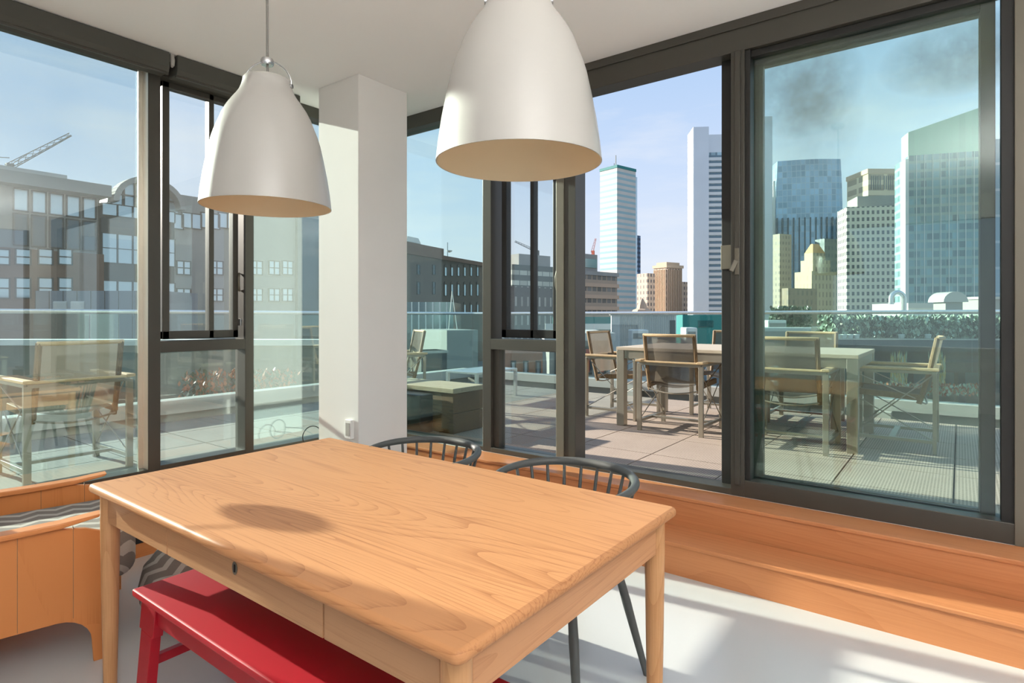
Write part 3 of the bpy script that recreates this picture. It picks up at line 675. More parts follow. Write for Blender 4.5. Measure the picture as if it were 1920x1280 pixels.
# ---------------------------------------------------------------- terrace furniture
def director_chair():
    """faces +y locally; origin on the deck under the seat centre"""
    r = thing('terrace_chair', 'x', 'chair', group='steel and teak armchairs on the terrace')
    w2, d2, ah = 0.28, 0.27, 0.615
    for sx in (-1, 1):
        for sy in (-1, 1):
            MB().box(sx*w2-0.02, sx*w2+0.02, sy*d2-0.0125, sy*d2+0.0125, 0, ah-0.015).build('leg', M['steel'], r, bevel=0.002)
        MB().box(sx*w2-0.0275, sx*w2+0.0275, -d2-0.03, d2+0.03, ah, ah+0.02).build('armrest', M['teak'], r, bevel=0.004)
        MB().box(sx*w2-0.0125, sx*w2+0.0125, -d2+0.0125, d2-0.0125, ah-0.025, ah-0.002).build('arm_bar', M['steel'], r, bevel=0.002)
        MB().box(sx*w2-0.0125, sx*w2+0.0125, -d2+0.0125, d2-0.0125, 0.075, 0.10).build('runner', M['steel'], r, bevel=0.002)
        x_ = MB().tube([(sx*w2, -d2+0.01, 0.10), (sx*w2*0.9, d2-0.01, 0.40)], 0.0045, 8)
        x_.tube([(sx*w2, d2-0.01, 0.10), (sx*w2*0.9, -d2+0.01, 0.585)], 0.0045, 8).tube([(sx*w2*0.9, -0.15, 0.40), (sx*w2, d2-0.01, 0.585)], 0.0045, 8)
        x_.build('cross_wire', M['steel'], r, smooth=True)
    MB().box(-w2, w2, -d2-0.012, -d2+0.012, ah-0.028, ah-0.004).build('rear_bar', M['steel'], r, bevel=0.002)
    MB().box(-w2-0.02, w2+0.02, -d2-0.022, -d2+0.02, ah-0.003, ah+0.012).build('rear_cap', M['teak'], r, bevel=0.003)
    MB().box(-w2, w2, -0.02, 0.02, 0.078, 0.098).build('cross_bar', M['steel'], r, bevel=0.002)
    # seat: two teak side rails and a sagging sling
    for sx in (-1, 1):
        MB().bar((sx*0.225, -0.20, 0.405), (sx*0.225, 0.26, 0.43), 0.03, 0.045).build('seat_rail', M['teak_dark'], r, bevel=0.004)
        MB().tube([(sx*0.225, -0.17, 0.36), (sx*0.225, -0.235, 0.60), (sx*0.225, -0.285, 0.86)], 0.018, 8).build('back_post', M['teak_dark'], r, smooth=True)
    sl = MB(); nx = 10
    def sheet(f):
        g = [[sl.bm.verts.new(f(i/nx, j/6)) for j in range(7)] for i in range(nx+1)]
        for i in range(nx):
            for j in range(6): sl.bm.faces.new([g[i][j], g[i+1][j], g[i+1][j+1], g[i][j+1]])
    sheet(lambda u, v: (-0.215+0.43*u, -0.19+0.43*v, 0.425-0.035*math.sin(PI*u)+0.02*v))
    sl.build('seat_sling', M['sling'], r, smooth=True)
    sl = MB()
    sheet(lambda u, v: (-0.215+0.43*u, -0.195-0.085*v-0.035*math.sin(PI*u), 0.44+0.405*v))
    sl.build('back_sling', M['sling'], r, smooth=True)
    MB().tube([(-0.235+0.47*k/10, -0.285-0.035*math.sin(PI*k/10), 0.855) for k in range(11)], 0.014, 10).build('top_rail', M['teak'], r, smooth=True)
    MB().tube([(-0.225+0.45*k/10, -0.19-0.02*math.sin(PI*k/10), 0.372-0.03*math.sin(PI*k/10)) for k in range(11)], 0.007, 8).build('sling_rod', M['steel'], r, smooth=True)
    return r
ch = director_chair()
spots = [(5.235, 2.025, -90, 'weathered armchair seen from behind in the open doorway, near side of terrace table'),
         (5.63, 2.80, 180, 'armchair with a leaning mesh back at the left end of the terrace table'),
         (5.13, 1.065, -90, 'armchair seen from behind through the green glass, near side of the terrace table'),
         (5.68, 0.42, 0, 'armchair seen side-on at the right end of the terrace table'),
         (6.33, 1.95, 90, 'armchair on the far side of the terrace table, half hidden by the door stile'),
         (6.33, 1.20, 90, 'armchair on the far side of the terrace table seen through the green glass'),
         (1.37, 4.76, 2, 'armchair standing alone outside the big left pane'),
         (4.42, 4.95, 60, 'armchair outside in the terrace corner, mostly hidden by the pillar')]
for i, (x, y, a, lb) in enumerate(spots):
    o = ch if i == 0 else copy_tree(ch)
    o.location = (x, y, DECK); o.rotation_euler.z = math.radians(a); o['label'] = lb
tt = thing('terrace_table', 'long slatted teak table with square steel legs on the terrace', 'table', (5.05, 0.60, DECK))
TW, TL = 1.06, 1.98
s = MB()
for k in range(9): s.box(k*TW/9+0.002, (k+1)*TW/9-0.002, 0, TL, 0.705, 0.735)
s.build('tabletop', M['teak_y'], tt, bevel=0.003)
for (x, y) in ((0.0, 0.0), (TW-0.08, 0.0), (0.0, TL-0.08), (TW-0.08, TL-0.08)):
    MB().box(x+0.003, x+0.078, y+0.003, y+0.078, 0, 0.704).build('leg', M['steel'], tt, bevel=0.003)
MB().box(0.01, 0.035, 0.08, TL-0.08, 0.63, 0.704).box(TW-0.035, TW-0.01, 0.08, TL-0.08, 0.63, 0.704).box(0.08, TW-0.08, 0.01, 0.035, 0.63, 0.704).box(0.08, TW-0.08, TL-0.035, TL-0.01, 0.63, 0.704).build('apron', M['steel'], tt)
# timber chest, black cube, low side table
cr_ = thing('timber_chest', 'chunky grey timber chest just outside the pane right of the pillar', 'chest', (3.80, 3.50, DECK))
s = MB()
for k in range(2): s.box(0, 0.40, 0, 0.95, 0.003+k*0.176, 0.003+k*0.176+0.172)
s.build('side_planks', M['sleeper'], cr_, bevel=0.004)
MB().box(-0.015, 0.415, -0.015, 0.97, 0.352, 0.395).build('lid', M['sleeper_top'], cr_, bevel=0.005)
bc = thing('black_cube', 'plain black box outside between the pillar and the timber chest', 'box', (3.62, 3.72, DECK))
MB().box(0, 0.16, 0, 0.5, 0, 0.34).build('body', M['black'], bc, bevel=0.01)
st = thing('side_table', 'low white metal side table on the far part of the terrace', 'table', (5.35, 4.55, DECK))
MB().box(0, 0.8, 0, 0.5, 0.33, 0.355).build('table_top', M['rail'], st, bevel=0.003)
for x in (0.0, 0.765):
    for y in (0.0, 0.465): MB().box(x, x+0.035, y, y+0.035, 0, 0.33).build('leg', M['rail'], st)
# ---------------------------------------------------------------- city beyond the terrace
ZG = -22.0
M['roof_dark'] = plain('dark roofing felt', rgb(96, 98, 98), 0.9, noise=0.25, nscale=0.6)
M['roof_light'] = plain('pale roof membrane', rgb(196, 196, 190), 0.85, noise=0.12, nscale=0.5)
M['street'] = plain('street asphalt', rgb(110, 112, 112), 0.9, noise=0.2, nscale=0.05)
M['brick'] = plain('brown brick', rgb(112, 82, 66), 0.9, noise=0.22, nscale=1.2)
M['brick_dark'] = plain('dark brown brick', rgb(96, 84, 74), 0.9, noise=0.2, nscale=0.8)
M['concrete'] = plain('weathered concrete', rgb(150, 150, 144), 0.85, noise=0.2, nscale=0.4)
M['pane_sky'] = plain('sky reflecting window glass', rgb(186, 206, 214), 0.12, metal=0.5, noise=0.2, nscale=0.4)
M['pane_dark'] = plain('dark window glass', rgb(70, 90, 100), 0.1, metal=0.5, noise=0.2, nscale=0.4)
M['mullion_dark'] = plain('dark window bars', rgb(52, 56, 56), 0.6, noise=0.05)
M['teal'] = plain('teal painted screen wall', rgb(38, 120, 118), 0.7, noise=0.08, nscale=0.5)
M['white_paint'] = plain('white painted metal', rgb(216, 216, 210), 0.5, noise=0.06)
M['orange'] = plain('crane paint', rgb(196, 92, 70), 0.6, noise=0.05)
M['sandstone'] = plain('sandstone', rgb(188, 164, 140), 0.85, noise=0.1, nscale=0.2)
def frame_of(pxL, pxC, pxR, D, ang):
    """corner bearing, distance and wall direction -> corner, left-face length, right-face length"""
    c = at(pxC, 592, D); c.z = 0
    d2 = Vector((math.cos(ang), math.sin(ang), 0)); d1 = Vector((-math.sin(ang), math.cos(ang), 0))
    def ln(px, d):
        n = Rv - Fv*((px-960)/FPX)
        den = d.dot(n)
        return max(0.5, -c.dot(n)/den) if abs(den) > 1e-6 else 5.0
    return c, (ln(pxL, d1) if pxL is not None else 12.0), (ln(pxR, d2) if pxR is not None else 12.0)
def hz(py, D): return EYE + (592-py)/FPX*D
def bld(name, label, pxL, pxC, pxR, top, D, deg, mat, cat='building', group=None, wL=None, wR=None, z0=ZG):
    c, L1, L2 = frame_of(pxL, pxC, pxR, D, math.radians(deg))
    L1 = wL or L1; L2 = wR or L2
    r = thing(name, label, cat, (c.x, c.y, z0), math.radians(deg), group)
    h = hz(top, D) - z0
    MB().box(0, L2, 0, L1, 0, h).build('walls', mat, r)
    return r, L1, L2, h
# tower with bright stripes
f_tower = facade('striped tower facade', rgb(204, 200, 190), rgb(140, 172, 176), 40, 4.0, 1.0, 0.45, 0.3, 0.05)
r, a, b_, h = bld('office_tower', 'slender striped tower with chamfered top and antenna mast left of the others', 1125, 1157, 1192, 314, 420, -14, f_tower)
MB().box(-0.3, b_+0.3, -0.3, a+0.3, h, h+2.0).build('parapet', M['teal'], r)
MB().box(b_-0.1, b_+3.5, 1.5, a-2, 0, h-3).build('corner_bay', M['pane_sky'], r)
s = MB().tube([(b_*0.3, a*0.4, h+1), (b_*0.3, a*0.4, h+11)], 0.35, 6)
s.tube([(b_*0.3-1.2, a*0.4, h+3), (b_*0.3+1.2, a*0.4, h+3)], 0.2, 5).tube([(b_*0.3-1.8, a*0.4, h+1), (b_*0.3-1.8, a*0.4, h+5)], 0.25, 5)
s.build('antenna', M['concrete'], r)
r, a, b_, h = bld('dark_tower', 'dark blue tower edge peeping out behind the striped tower', None, 1186, 1201, 440, 520, -14, facade('blue dark facade', rgb(60, 74, 90), rgb(90, 120, 150), 3, 4, 0.6, 0.5))
MB().box(0, b_*0.4, 0, 8, h, h+6).build('crown', M['pane_dark'], r)
# low banded office in front
f_band = facade('banded office facade', rgb(176, 158, 138), rgb(84, 84, 84), 2.2, 3.4, 0.82, 0.5, 0.3, 0.5)
r, a, b_, h = bld('banded_office', 'low brown office block with ribbon windows in front of the striped tower', 1040, 1082, 1157, 506, 170, -12, f_band)
for k in range(8): MB().box(-0.5, b_+0.4, -0.5, a, h-1.2-k*3.4, h-0.1-k*3.4).build('floor_band', M['sandstone'] if k else M['concrete'], r)
MB().box(2, b_*0.62, 2, a, h, h+5.2).build('penthouse', M['concrete'], r)
MB().box(b_*0.25, b_*0.60, 1.8, 2.05, h+1.2, h+3.8).build('penthouse_window', M['pane_dark'], r)
r, a, b_, h = bld('green_banded_office', 'long office block with pale ribbon windows seen through the narrow sash', 940, 960, 1044, 495, 150, -14, facade('pale banded facade', rgb(86, 96, 92), rgb(180, 186, 172), 2.6, 2.6, 0.93, 0.45, 0.4, 0.25))
MB().box(3.5, b_-1, 1.5, a+8, h, h+3.0).build('penthouse', M['concrete'], r)
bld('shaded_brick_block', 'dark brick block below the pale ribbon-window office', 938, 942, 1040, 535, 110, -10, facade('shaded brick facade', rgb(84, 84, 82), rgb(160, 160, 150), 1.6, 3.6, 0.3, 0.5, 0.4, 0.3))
# stone apartment towers
f_stone = facade('stone apartment facade', rgb(196, 170, 148), rgb(110, 98, 92), 2.3, 3.2, 0.45, 0.55, 0.4, 0.3)
r, a, b_, h = bld('stone_tower', 'tall tan stone apartment tower with a columned crown', 1226, 1250, 1279, 498, 330, -20, f_stone)
MB().box(-0.6, b_+0.6, -0.6, a+0.6, h-1, h+0.6).build('cornice', M['sandstone'], r)
s = MB()
for k in range(9): s.box(-0.8, 0, k*a/9+0.3, k*a/9+0.7, 0, h-2).box(k*b_/9, k*b_/9+0.5, -0.8, 0, 0, h-2)
s.build('pilasters', M['sandstone'], r)
MB().box(1, b_-1, 1, a-1, h+0.6, h+2.2).build('penthouse', M['sandstone'], r)
bld('stone_tower', 'shorter tan stone wing left of the columned tower', 1194, 1214, 1228, 512, 325, -20, f_stone)
bld('stone_tower', 'round-cornered tan stone wing right of the columned tower', None, 1277, 1290, 528, 340, -20, f_stone)
r = thing('domed_roof', 'small sunlit stepped roof with a pointed dome in front of the stone towers', 'roof', tuple(at(1204, 592, 200))[:2]+(ZG,))
c = hz(584, 200)-ZG
MB().box(-4, 4, -4, 4, 0, c).build('drum', M['sandstone'], r)
MB().lathe([(3.6, c), (3.2, c+0.6), (2.0, c+1.0), (1.5, c+2.4), (0.8, c+3.6), (0.05, c+4.6)], 8, cap=True).build('dome', M['sandstone'], r)
# grey twin-pylon tower
f_fed = plain('pale anodised panels', rgb(208, 216, 222), 0.45, metal=0.2, noise=0.08, nscale=0.08)
c, L1, L2 = frame_of(1292, 1300, 1447, 300, math.radians(-58))
r = thing('pylon_tower', 'huge pale grey tower of horizontal bands between two solid pylons', 'building', (c.x, c.y, ZG), math.radians(-58))
hA = hz(238, 300)-ZG; W_ = L2
MB().box(0, W_*0.20, 0, 14, 0, hA).build('pylon', f_fed, r)
MB().box(W_*0.83, W_, -1.0, 14, 0, hA+4.0).build('pylon', f_fed, r)
hm = hz(252, 300)-ZG
MB().box(W_*0.19, W_*0.84, 1.0, 14, 0, hm-9).build('core', facade('band glass', rgb(116, 140, 152), rgb(150, 176, 186), 3.0, 2.9, 0.7, 0.5, 0.2, 0.35), r)
MB().box(W_*0.19, W_*0.84, 1.0, 14, hm-9, hm).build('crown_panel', f_fed, r)
for k in range(30): 
    zt = hm-11.5-k*2.9
    if zt > 8: MB().prism([(0.5, zt-1.6), (1.2, zt-1.8), (1.2, zt), (0.2, zt-0.2)], 'x', W_*0.20, W_*0.83).build('spandrel', f_fed, r)
# curved glass tower
f_glass = facade('blue curtain wall', rgb(176, 196, 212), rgb(146, 176, 200), 2.6, 3.8, 0.86, 0.88, 0.3, 0.25, metal=0.3, wr=0.4)
r = thing('curved_glass_tower', 'blue mirror-glass tower with bowed sides and rounded top', 'building', tuple(at(1509, 592, 380))[:2]+(ZG,), math.radians(-62))
Hh = hz(306, 380)-ZG; s = MB(); ww = 19.5
rings = []
for zi in range(13):
    z = Hh*zi/12; k_ = 1.0 - 0.05*max(0, (zi-9)/3.0)**1.5
    ring = []
    for (x, y) in [(-ww+2*ww*i/10, -2.5*math.cos(PI*(i/10-0.5))-8) for i in range(11)] + [(ww, 8), (-ww, 8)]:
        ring.append(s.bm.verts.new((x*k_, y*k_, z)))
    rings.append(ring)
for i in range(12):
    n = len(rings[0])
    for k in range(n): s.bm.faces.new([rings[i][k], rings[i][(k+1) % n], rings[i+1][(k+1) % n], rings[i+1][k]])
s.bm.faces.new(rings[-1])
s.build('curtain_wall', f_glass, r)
s = MB()
for k in range(13): s.box(-ww+k*2*ww/12-0.35, -ww+k*2*ww/12+0.35, -10.9, -8, 0, Hh*0.70)
s.build('fins', M['pane_dark'], r)
s = MB()
for k in range(5): s.box(-ww-1.4+0.2*k, -ww-0.2, -7+k*3.2, -6+k*3.2, 0, Hh*0.9-k*2)
s.build('sunlit_fins', M['white_paint'], r)
# small ones at the foot of the glass tower
bld('mottled_block', 'mottled tan brick block at the foot of the blue glass tower, left side', 1449, 1462, 1484, 438, 260, -30, facade('mottled facade', rgb(168, 158, 140), rgb(120, 116, 106), 1.7, 2.6, 0.45, 0.5, 0.5, 0.4))
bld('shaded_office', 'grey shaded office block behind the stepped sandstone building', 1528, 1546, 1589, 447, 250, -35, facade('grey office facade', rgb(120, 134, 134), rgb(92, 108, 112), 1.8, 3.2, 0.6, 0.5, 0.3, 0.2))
f_deco = facade('stepped sandstone facade', rgb(196, 176, 142), rgb(150, 132, 108), 1.6, 3.0, 0.38, 0.6, 0.5, 0.2)
r, a, b_, h = bld('stepped_building', 'stepped sandstone building with a pyramid-like golden top', 1490, 1522, 1568, 508, 210, -35, f_deco)
MB().box(2, b_*0.9, 1.5, a*0.9, h, h+4.2).build('upper_tier', f_deco, r)
MB().box(3, b_*0.78, 2.5, a*0.82, h+4.2, h+6.8).build('top_tier', f_deco, r)
s = MB(); z0, z1 = h+6.8, h+10.2
xa, xb, ya, yb = 3, b_*0.78, 2.5, a*0.82
A = [(xa, ya, z0), (xb, ya, z0), (xb, yb, z0), (xa, yb, z0)]; i_ = 1.5
B = [(xa+i_, ya+i_, z1), (xb-i_, ya+i_, z1), (xb-i_, yb-i_, z1), (xa+i_, yb-i_, z1)]
for k in range(4): s.quad(A[k], A[(k+1) % 4], B[(k+1) % 4], B[k])
s.quad(*B); s.build('golden_roof', plain('golden tile roof', rgb(206, 156, 96), 0.6, noise=0.08), r)
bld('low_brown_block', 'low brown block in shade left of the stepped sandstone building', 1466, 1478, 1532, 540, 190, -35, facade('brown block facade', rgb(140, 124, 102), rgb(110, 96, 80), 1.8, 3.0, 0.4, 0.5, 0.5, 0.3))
# beige grid tower with set-back
f_grid = facade('beige grid facade', rgb(232, 222, 200), rgb(78, 88, 92), 1.75, 2.6, 0.52, 0.55, 0.25, 0.3)
r, a, b_, h = bld('grid_tower', 'beige tower with a dense grid of square windows and a set-back top', 1570, 1588, 1716, 388, 230, -64, f_grid)
MB().box(-0.4, b_, -0.5, 0.0, 24, 25.6).build('dark_belt', M['pane_dark'], r)
bh = hz(366, 230)-ZG
MB().box(b_*0.20, b_, 3, 14, h, bh).build('roof_tier', M['concrete'], r)
r, a, b_, h = bld('slotted_tower', 'square beige tower top with tall slots behind the grid tower', None, 1628, 1712, 320, 260, -52, facade('beige slotted facade', rgb(226, 208, 180), rgb(150, 136, 116), 8.5, 4.6, 0.82, 0.55, 0.5, 0.15), wL=16)
MB().box(-0.5, b_, -0.5, 16, h-1.2, h+0.8).build('roof_edge', M['sandstone'], r)
for k in range(3):
    s = MB()
    for q in range(5): s.box(1.2+k*5.6+q*0.95, 1.2+k*5.6+q*0.95+0.42, -0.12, 0.1, h-8.2, h-2.2)
    s.build('slots', M['pane_dark'], r)
# big green glass tower
f_green = facade('green glass curtain wall', rgb(150, 178, 172), rgb(112, 146, 152), 1.55, 2.5, 0.9, 0.68, 0.35, 0.4, metal=0.1, wr=0.6)
r, a, b_, h = bld('green_glass_tower', 'large green glass tower with a pale screened crown at right', None, 1703, 1842, 292, 170, -70, f_green, wL=12)
h2 = hz(248, 170)-ZG
screen = facade('pale crown screen', rgb(172, 206, 180), rgb(160, 196, 170), 1.55, 50, 0.92, 1.0, 0.4, 0.04)
MB().prism([(0, h), (b_, h), (b_, h2+5.5), (0, h2)], 'y', 0.0, 6).build('crown_screen', screen, r)
MB().box(-0.8, 0, -0.3, 4, 0, h-1).build('corner_fin', M['white_paint'], r)
s = MB(); 
for k in range(10): s.box(k*b_/9-0.08, k*b_/9+0.08, -0.25, 0, 0, h)
s.build('vertical_bars', M['white_paint'], r)
r, a, b_, h = bld('glass_annex', 'pale blue glass side tower right of the green glass tower', None, 1842, 1905, 262, 172, -66, facade('pale blue bays', rgb(186, 200, 208), rgb(150, 176, 190), 2.6, 7.5, 0.8, 0.9, 0.2, 0.2), wL=8)
s = MB()
for k in range(6): s.box(k*2.0+0.5, k*2.0+1.4, 0.2, 5, h-1, h+1.0-k*0.5)
s.build('roof_fins', M['concrete'], r)
# cranes
def crane(label, p0, p1, w_, mat, mast=None):
    r = thing('tower_crane', label, 'crane', tuple(p0))
    p0 = Vector(p0); d = Vector(p1)-p0; u = d.normalized(); n_ = u.cross(Vector((0, 0, 1))).normalized(); v = n_.cross(u)
    if v.z < 0: v = -v
    s = MB(); L_ = d.length; K = int(L_/w_/1.2)
    ch_ = [n_*w_/2, -n_*w_/2, v*w_]
    for c_ in ch_: s.tube([c_, d+c_*0.5], w_*0.07, 5)
    for k in range(K):
        f0, f1 = k/K, (k+1)/K
        for i in range(3): s.tube([d*f0+ch_[i]*(1-f0*0.5), d*f1+ch_[(i+1) % 3]*(1-f1*0.5)], w_*0.045, 4)
    s.build('jib', mat, r)
    if mast: MB().box(-w_/2, w_/2, -w_/2, w_/2, -mast, w_).build('mast', mat, r)
    return r
r = crane('pale tower crane jib rising behind the long roof at far left', at(18, 318, 75), at(134, 254, 78), 0.75, M['concrete'], 12)
MB().tube([(0, 0, 0.5), tuple(Vector(at(60, 283, 75.5))-Vector(at(18, 318, 75)))], 0.05, 4).tube([(-3, 3, 1.6), (0, 0, 1.5)], 0.05, 4).build('stay_cable', M['concrete'], r)
crane('thin grey crane jib above the pale ribbon-window office', at(1008, 474, 260), at(965, 453, 255), 1.1, M['mullion_dark'], hz(474, 260)-ZG)
crane('small red crane jib standing beside the striped tower', at(1112, 474, 280), at(1118, 447, 280), 1.1, M['orange'], hz(474, 280)-ZG)

# big brick and glass building across the street, left
def win(par, x0, x1, z0, z1, mat, nx=2, nz=2, axis='x', off=0.0, fr=0.06, arch=False):
    """window on a wall at y=off looking to -y: frame bars with one pane set back"""
    s = MB()
    s.box(x0, x1, off-0.06, off+0.02, z0, z0+fr).box(x0, x1, off-0.06, off+0.02, z1-fr, z1)
    for k in range(nx+1): 
        xx = x0+(x1-x0-fr)*k/nx; s.box(xx, xx+fr, off-0.06, off+0.02, z0, z1)
    for k in range(1, nz):
        zz = z0+(z1-z0)*k/nz; s.box(x0, x1, off-0.05, off+0.02, zz-fr/2, zz+fr/2)
    if arch: s.prism([(x0-0.08, z1)]+[((x0+x1)/2-(x1-x0)/2*1.15*math.cos(PI*k/8), z1+0.22*math.sin(PI*k/8)) for k in range(9)]+[(x1+0.08, z1)], 'y', off-0.08, off+0.02)
    w_ = s.build('window', M['mullion_dark'] if not arch else M['brick_dark'], par)
    MB().box(x0+fr/2, x1-fr/2, off-0.02, off+0.01, z0+fr/2, z1-fr/2).build('pane', mat, w_)
    return w_
# wall line: at px -120 ... 640, slightly receding to the right
DL = 30.0
p0 = at(-160, 592, 26); p1 = at(640, 592, 44)
ang = math.atan2(p1.y-p0.y, p1.x-p0.x); LB = (Vector((p1.x, p1.y))-Vector((p0.x, p0.y))).length
r = thing('brick_warehouse', 'long dark brick building with a glazed top floor and vault across the street at left', 'building', (p0.x, p0.y, ZG), ang)
def loc_of(px):                  # bearing -> distance along the wall and forward depth
    n = Rv - Fv*((px-960)/FPX); d = Vector((math.cos(ang), math.sin(ang), 0))
    tt_ = -Vector((p0.x, p0.y, 0)).dot(n)/d.dot(n); q = Vector((p0.x, p0.y, 0))+d*tt_
    return tt_, q.dot(Fv)
def lz(px, py):
    u, dp = loc_of(px); return u, EYE+(592-py)/FPX*dp-ZG
u1, _ = loc_of(195)
zt = lz(100, 470)[1]
MB().box(0, u1, 0, 16, 0, zt).build('brick_walls', M['brick'], r)
zr = lz(60, 328)[1]
MB().box(-2, u1, 0.6, 16, zt, zr).build('concrete_storey', M['concrete'], r)
MB().box(-2, lz(204, 350)[0], -0.4, 16, zr-0.6, zr).build('roof_fascia', M['concrete'], r)
ua, za_ = lz(35, 300); ub, zb_ = lz(176, 308)
MB().box(ua, ub, 4, 14, zr, (za_+zb_)/2+0.2).build('roof_house', M['roof_light'], r)  # lit look of the roof house put into a paler material
# ribbon glazing of the upper storey
zlo = lz(100, 400)[1]; zhi = lz(100, 358)[1]
nb = 5; ulo = lz(28, 380)[0]; uhi = lz(190, 380)[0]
for k in range(nb):
    a = ulo+(uhi-ulo)*k/nb; b2 = ulo+(uhi-ulo)*(k+1)/nb
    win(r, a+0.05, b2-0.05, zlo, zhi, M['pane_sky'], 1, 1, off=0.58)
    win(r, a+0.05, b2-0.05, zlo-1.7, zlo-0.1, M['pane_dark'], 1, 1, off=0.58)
# brick windows, two rows
for (row, y0_, y1_) in ((0, 466, 497), (1, 520, 560)):
    for px in (-60, -25, 3, 43, 85, 122):
        u, z1_ = lz(px, y0_); _, z0_ = lz(px, y1_)
        win(r, u-0.32, u+0.32, z0_, z1_, M['pane_sky'], 1, 2, off=-0.02)
# glazed stair bay and vault
g0, g1 = lz(192, 400)[0], lz(330, 400)[0]
zb0 = lz(225, 560)[1]; zv = lz(225, 383)[1]
MB().box(g0, g1, 0.2, 14, 0, zv).build('bay_walls', M['mullion_dark'], r)
rows = [(383, 406), (438, 494), (526, 548)]
for (ya_, yb_) in rows:
    zA, zB = lz(225, ya_)[1], lz(225, yb_)[1]
    n_ = 5
    for k in range(n_):
        win(r, g0+(g1-g0)*k/n_, g0+(g1-g0)*(k+1)/n_, zB, zA, M['pane_sky'], 1, 2 if ya_ == 438 else 1, off=0.12, fr=0.04)
R_ = (g1-g0)/2*0.92; cx = (g0+g1)/2+0.4
arc = [(cx-R_*math.cos(PI*k/20), zv+R_*0.85*math.sin(PI*k/20)) for k in range(21)]
MB().prism(arc, 'y', 0.35, 13).build('vault_glass', M['pane_sky'], r)
s = MB()
for k in range(20):
    a_, b2 = Vector((arc[k][0], 0, arc[k][1])), Vector((arc[k+1][0], 0, arc[k+1][1]))
    s.bar((a_.x, 0.1, a_.z+0.12), (b2.x, 0.1, b2.z+0.12), 0.9, 0.28, up=(0, 0, 1))
s.build('vault_rim', M['concrete'], r)
s = MB()
for k in range(1, 6): 
    xx = cx-R_+2*R_*k/6; s.box(xx-0.05, xx+0.05, 0.25, 0.36, zv, zv+R_*0.85*math.sin(math.acos((cx-xx)/R_)))
s.box(cx-R_, cx+R_, 0.25, 0.36, zv+R_*0.33, zv+R_*0.33+0.08)
s.build('vault_bars', M['mullion_dark'], r)
# brick wing on to the right, behind the narrow window and the pillar pane
MB().box(g1, LB, 0.4, 8, 0, lz(420, 375)[1]).build('brick_wing', M['concrete'], r)
MB().box(lz(560, 400)[0], LB, 0.1, 8, 0, lz(580, 408)[1]).build('end_tower', M['pane_dark'], r)
for px in (350, 412, 487, 520, 545, 580):
    for (ya_, yb_) in ((488, 515), (540, 565)):
        u, z1_ = lz(px, ya_); _, z0_ = lz(px, yb_)
        win(r, u-0.42, u+0.42, z0_, z1_, M['pane_sky'], 2, 2, off=0.38)
for px in (330, 365, 400, 432):
    u, z1_ = lz(px, 398); _, z0_ = lz(px, 428)
    win(r, u-0.6, u+0.6, z0_, z1_, M['pane_sky'], 2, 1, off=0.38)

# arched-window brick building seen right of the pillar
p2 = at(745, 592, 46); p3 = at(915, 592, 60)
an2 = math.atan2(p3.y-p2.y, p3.x-p2.x); L3 = (Vector((p3.x, p3.y))-Vector((p2.x, p2.y))).length
r = thing('arched_brick_building', 'dark brick building with rows of arched windows right of the pillar', 'building', (p2.x, p2.y, ZG), an2)
def lz2(px, py):
    n = Rv - Fv*((px-960)/FPX); d = Vector((math.cos(an2), math.sin(an2), 0))
    t_ = -Vector((p2.x, p2.y, 0)).dot(n)/d.dot(n); q = Vector((p2.x, p2.y, 0))+d*t_
    return t_, EYE+(592-py)/FPX*q.dot(Fv)-ZG
z_ = lz2(850, 483)[1]
MB().box(-4, L3, 0, 14, 0, z_).build('brick_walls', M['brick_dark'], r)
MB().box(-4, lz2(832, 480)[0], 0.0, 13, z_, lz2(790, 458)[1]).build('left_block', M['brick'], r)
MB().box(-4, L3+0.2, -0.25, 0, z_-0.35, z_).build('cornice', M['brick'], r)
for px in (835, 847, 859, 871, 883, 895):
    for (ya_, yb_) in ((500, 518), (532, 555), (570, 588)):
        u, z1_ = lz2(px, ya_); _, z0_ = lz2(px, yb_)
        win(r, u-0.24, u+0.24, z0_, z1_, M['pane_sky'], 1, 1, off=-0.02, arch=True)
for px in (784, 813):
    for (ya_, yb_) in ((496, 515), (528, 552)):
        u, z1_ = lz2(px, ya_); _, z0_ = lz2(px, yb_)
        win(r, u-0.22, u+0.22, z0_, z1_, M['pane_dark'], 1, 2, off=-0.02)
u, z0_ = lz2(811, 466); _, z1_ = lz2(811, 448)
MB().box(u-1.0, u+1.0, 2, 5, z0_-0.4, z1_-0.2).prism([(u-1.15, z1_-0.2), (u+1.15, z1_-0.2), (u+0.7, z1_+0.25), (u-0.9, z1_+0.25)], 'y', 1.9, 5.1).build('roof_tank_house', M['white_paint'], r)
u, z0_ = lz2(845, 475)
MB().box(u-1.3, u+0.9, 2, 5, z0_-0.6, z0_+0.35).build('roof_plant', M['concrete'], r)
s = MB().tube([(lz2(857, 470)[0], 1, z_), (lz2(857, 470)[0], 1, z_+1.5)], 0.05, 6)
s.lathe([(0.001, 0), (0.25, 0.1), (0.28, 0.2)], 12, (lz2(857, 470)[0]+0.3, 1, z_+0.6))
s.build('antenna', M['white_paint'], r)
s = MB().tube([(lz2(773, 450)[0], 1, z_), (lz2(773, 450)[0], 1, z_+3.6)], 0.06, 6); s.build('flag_pole', M['white_paint'], r)

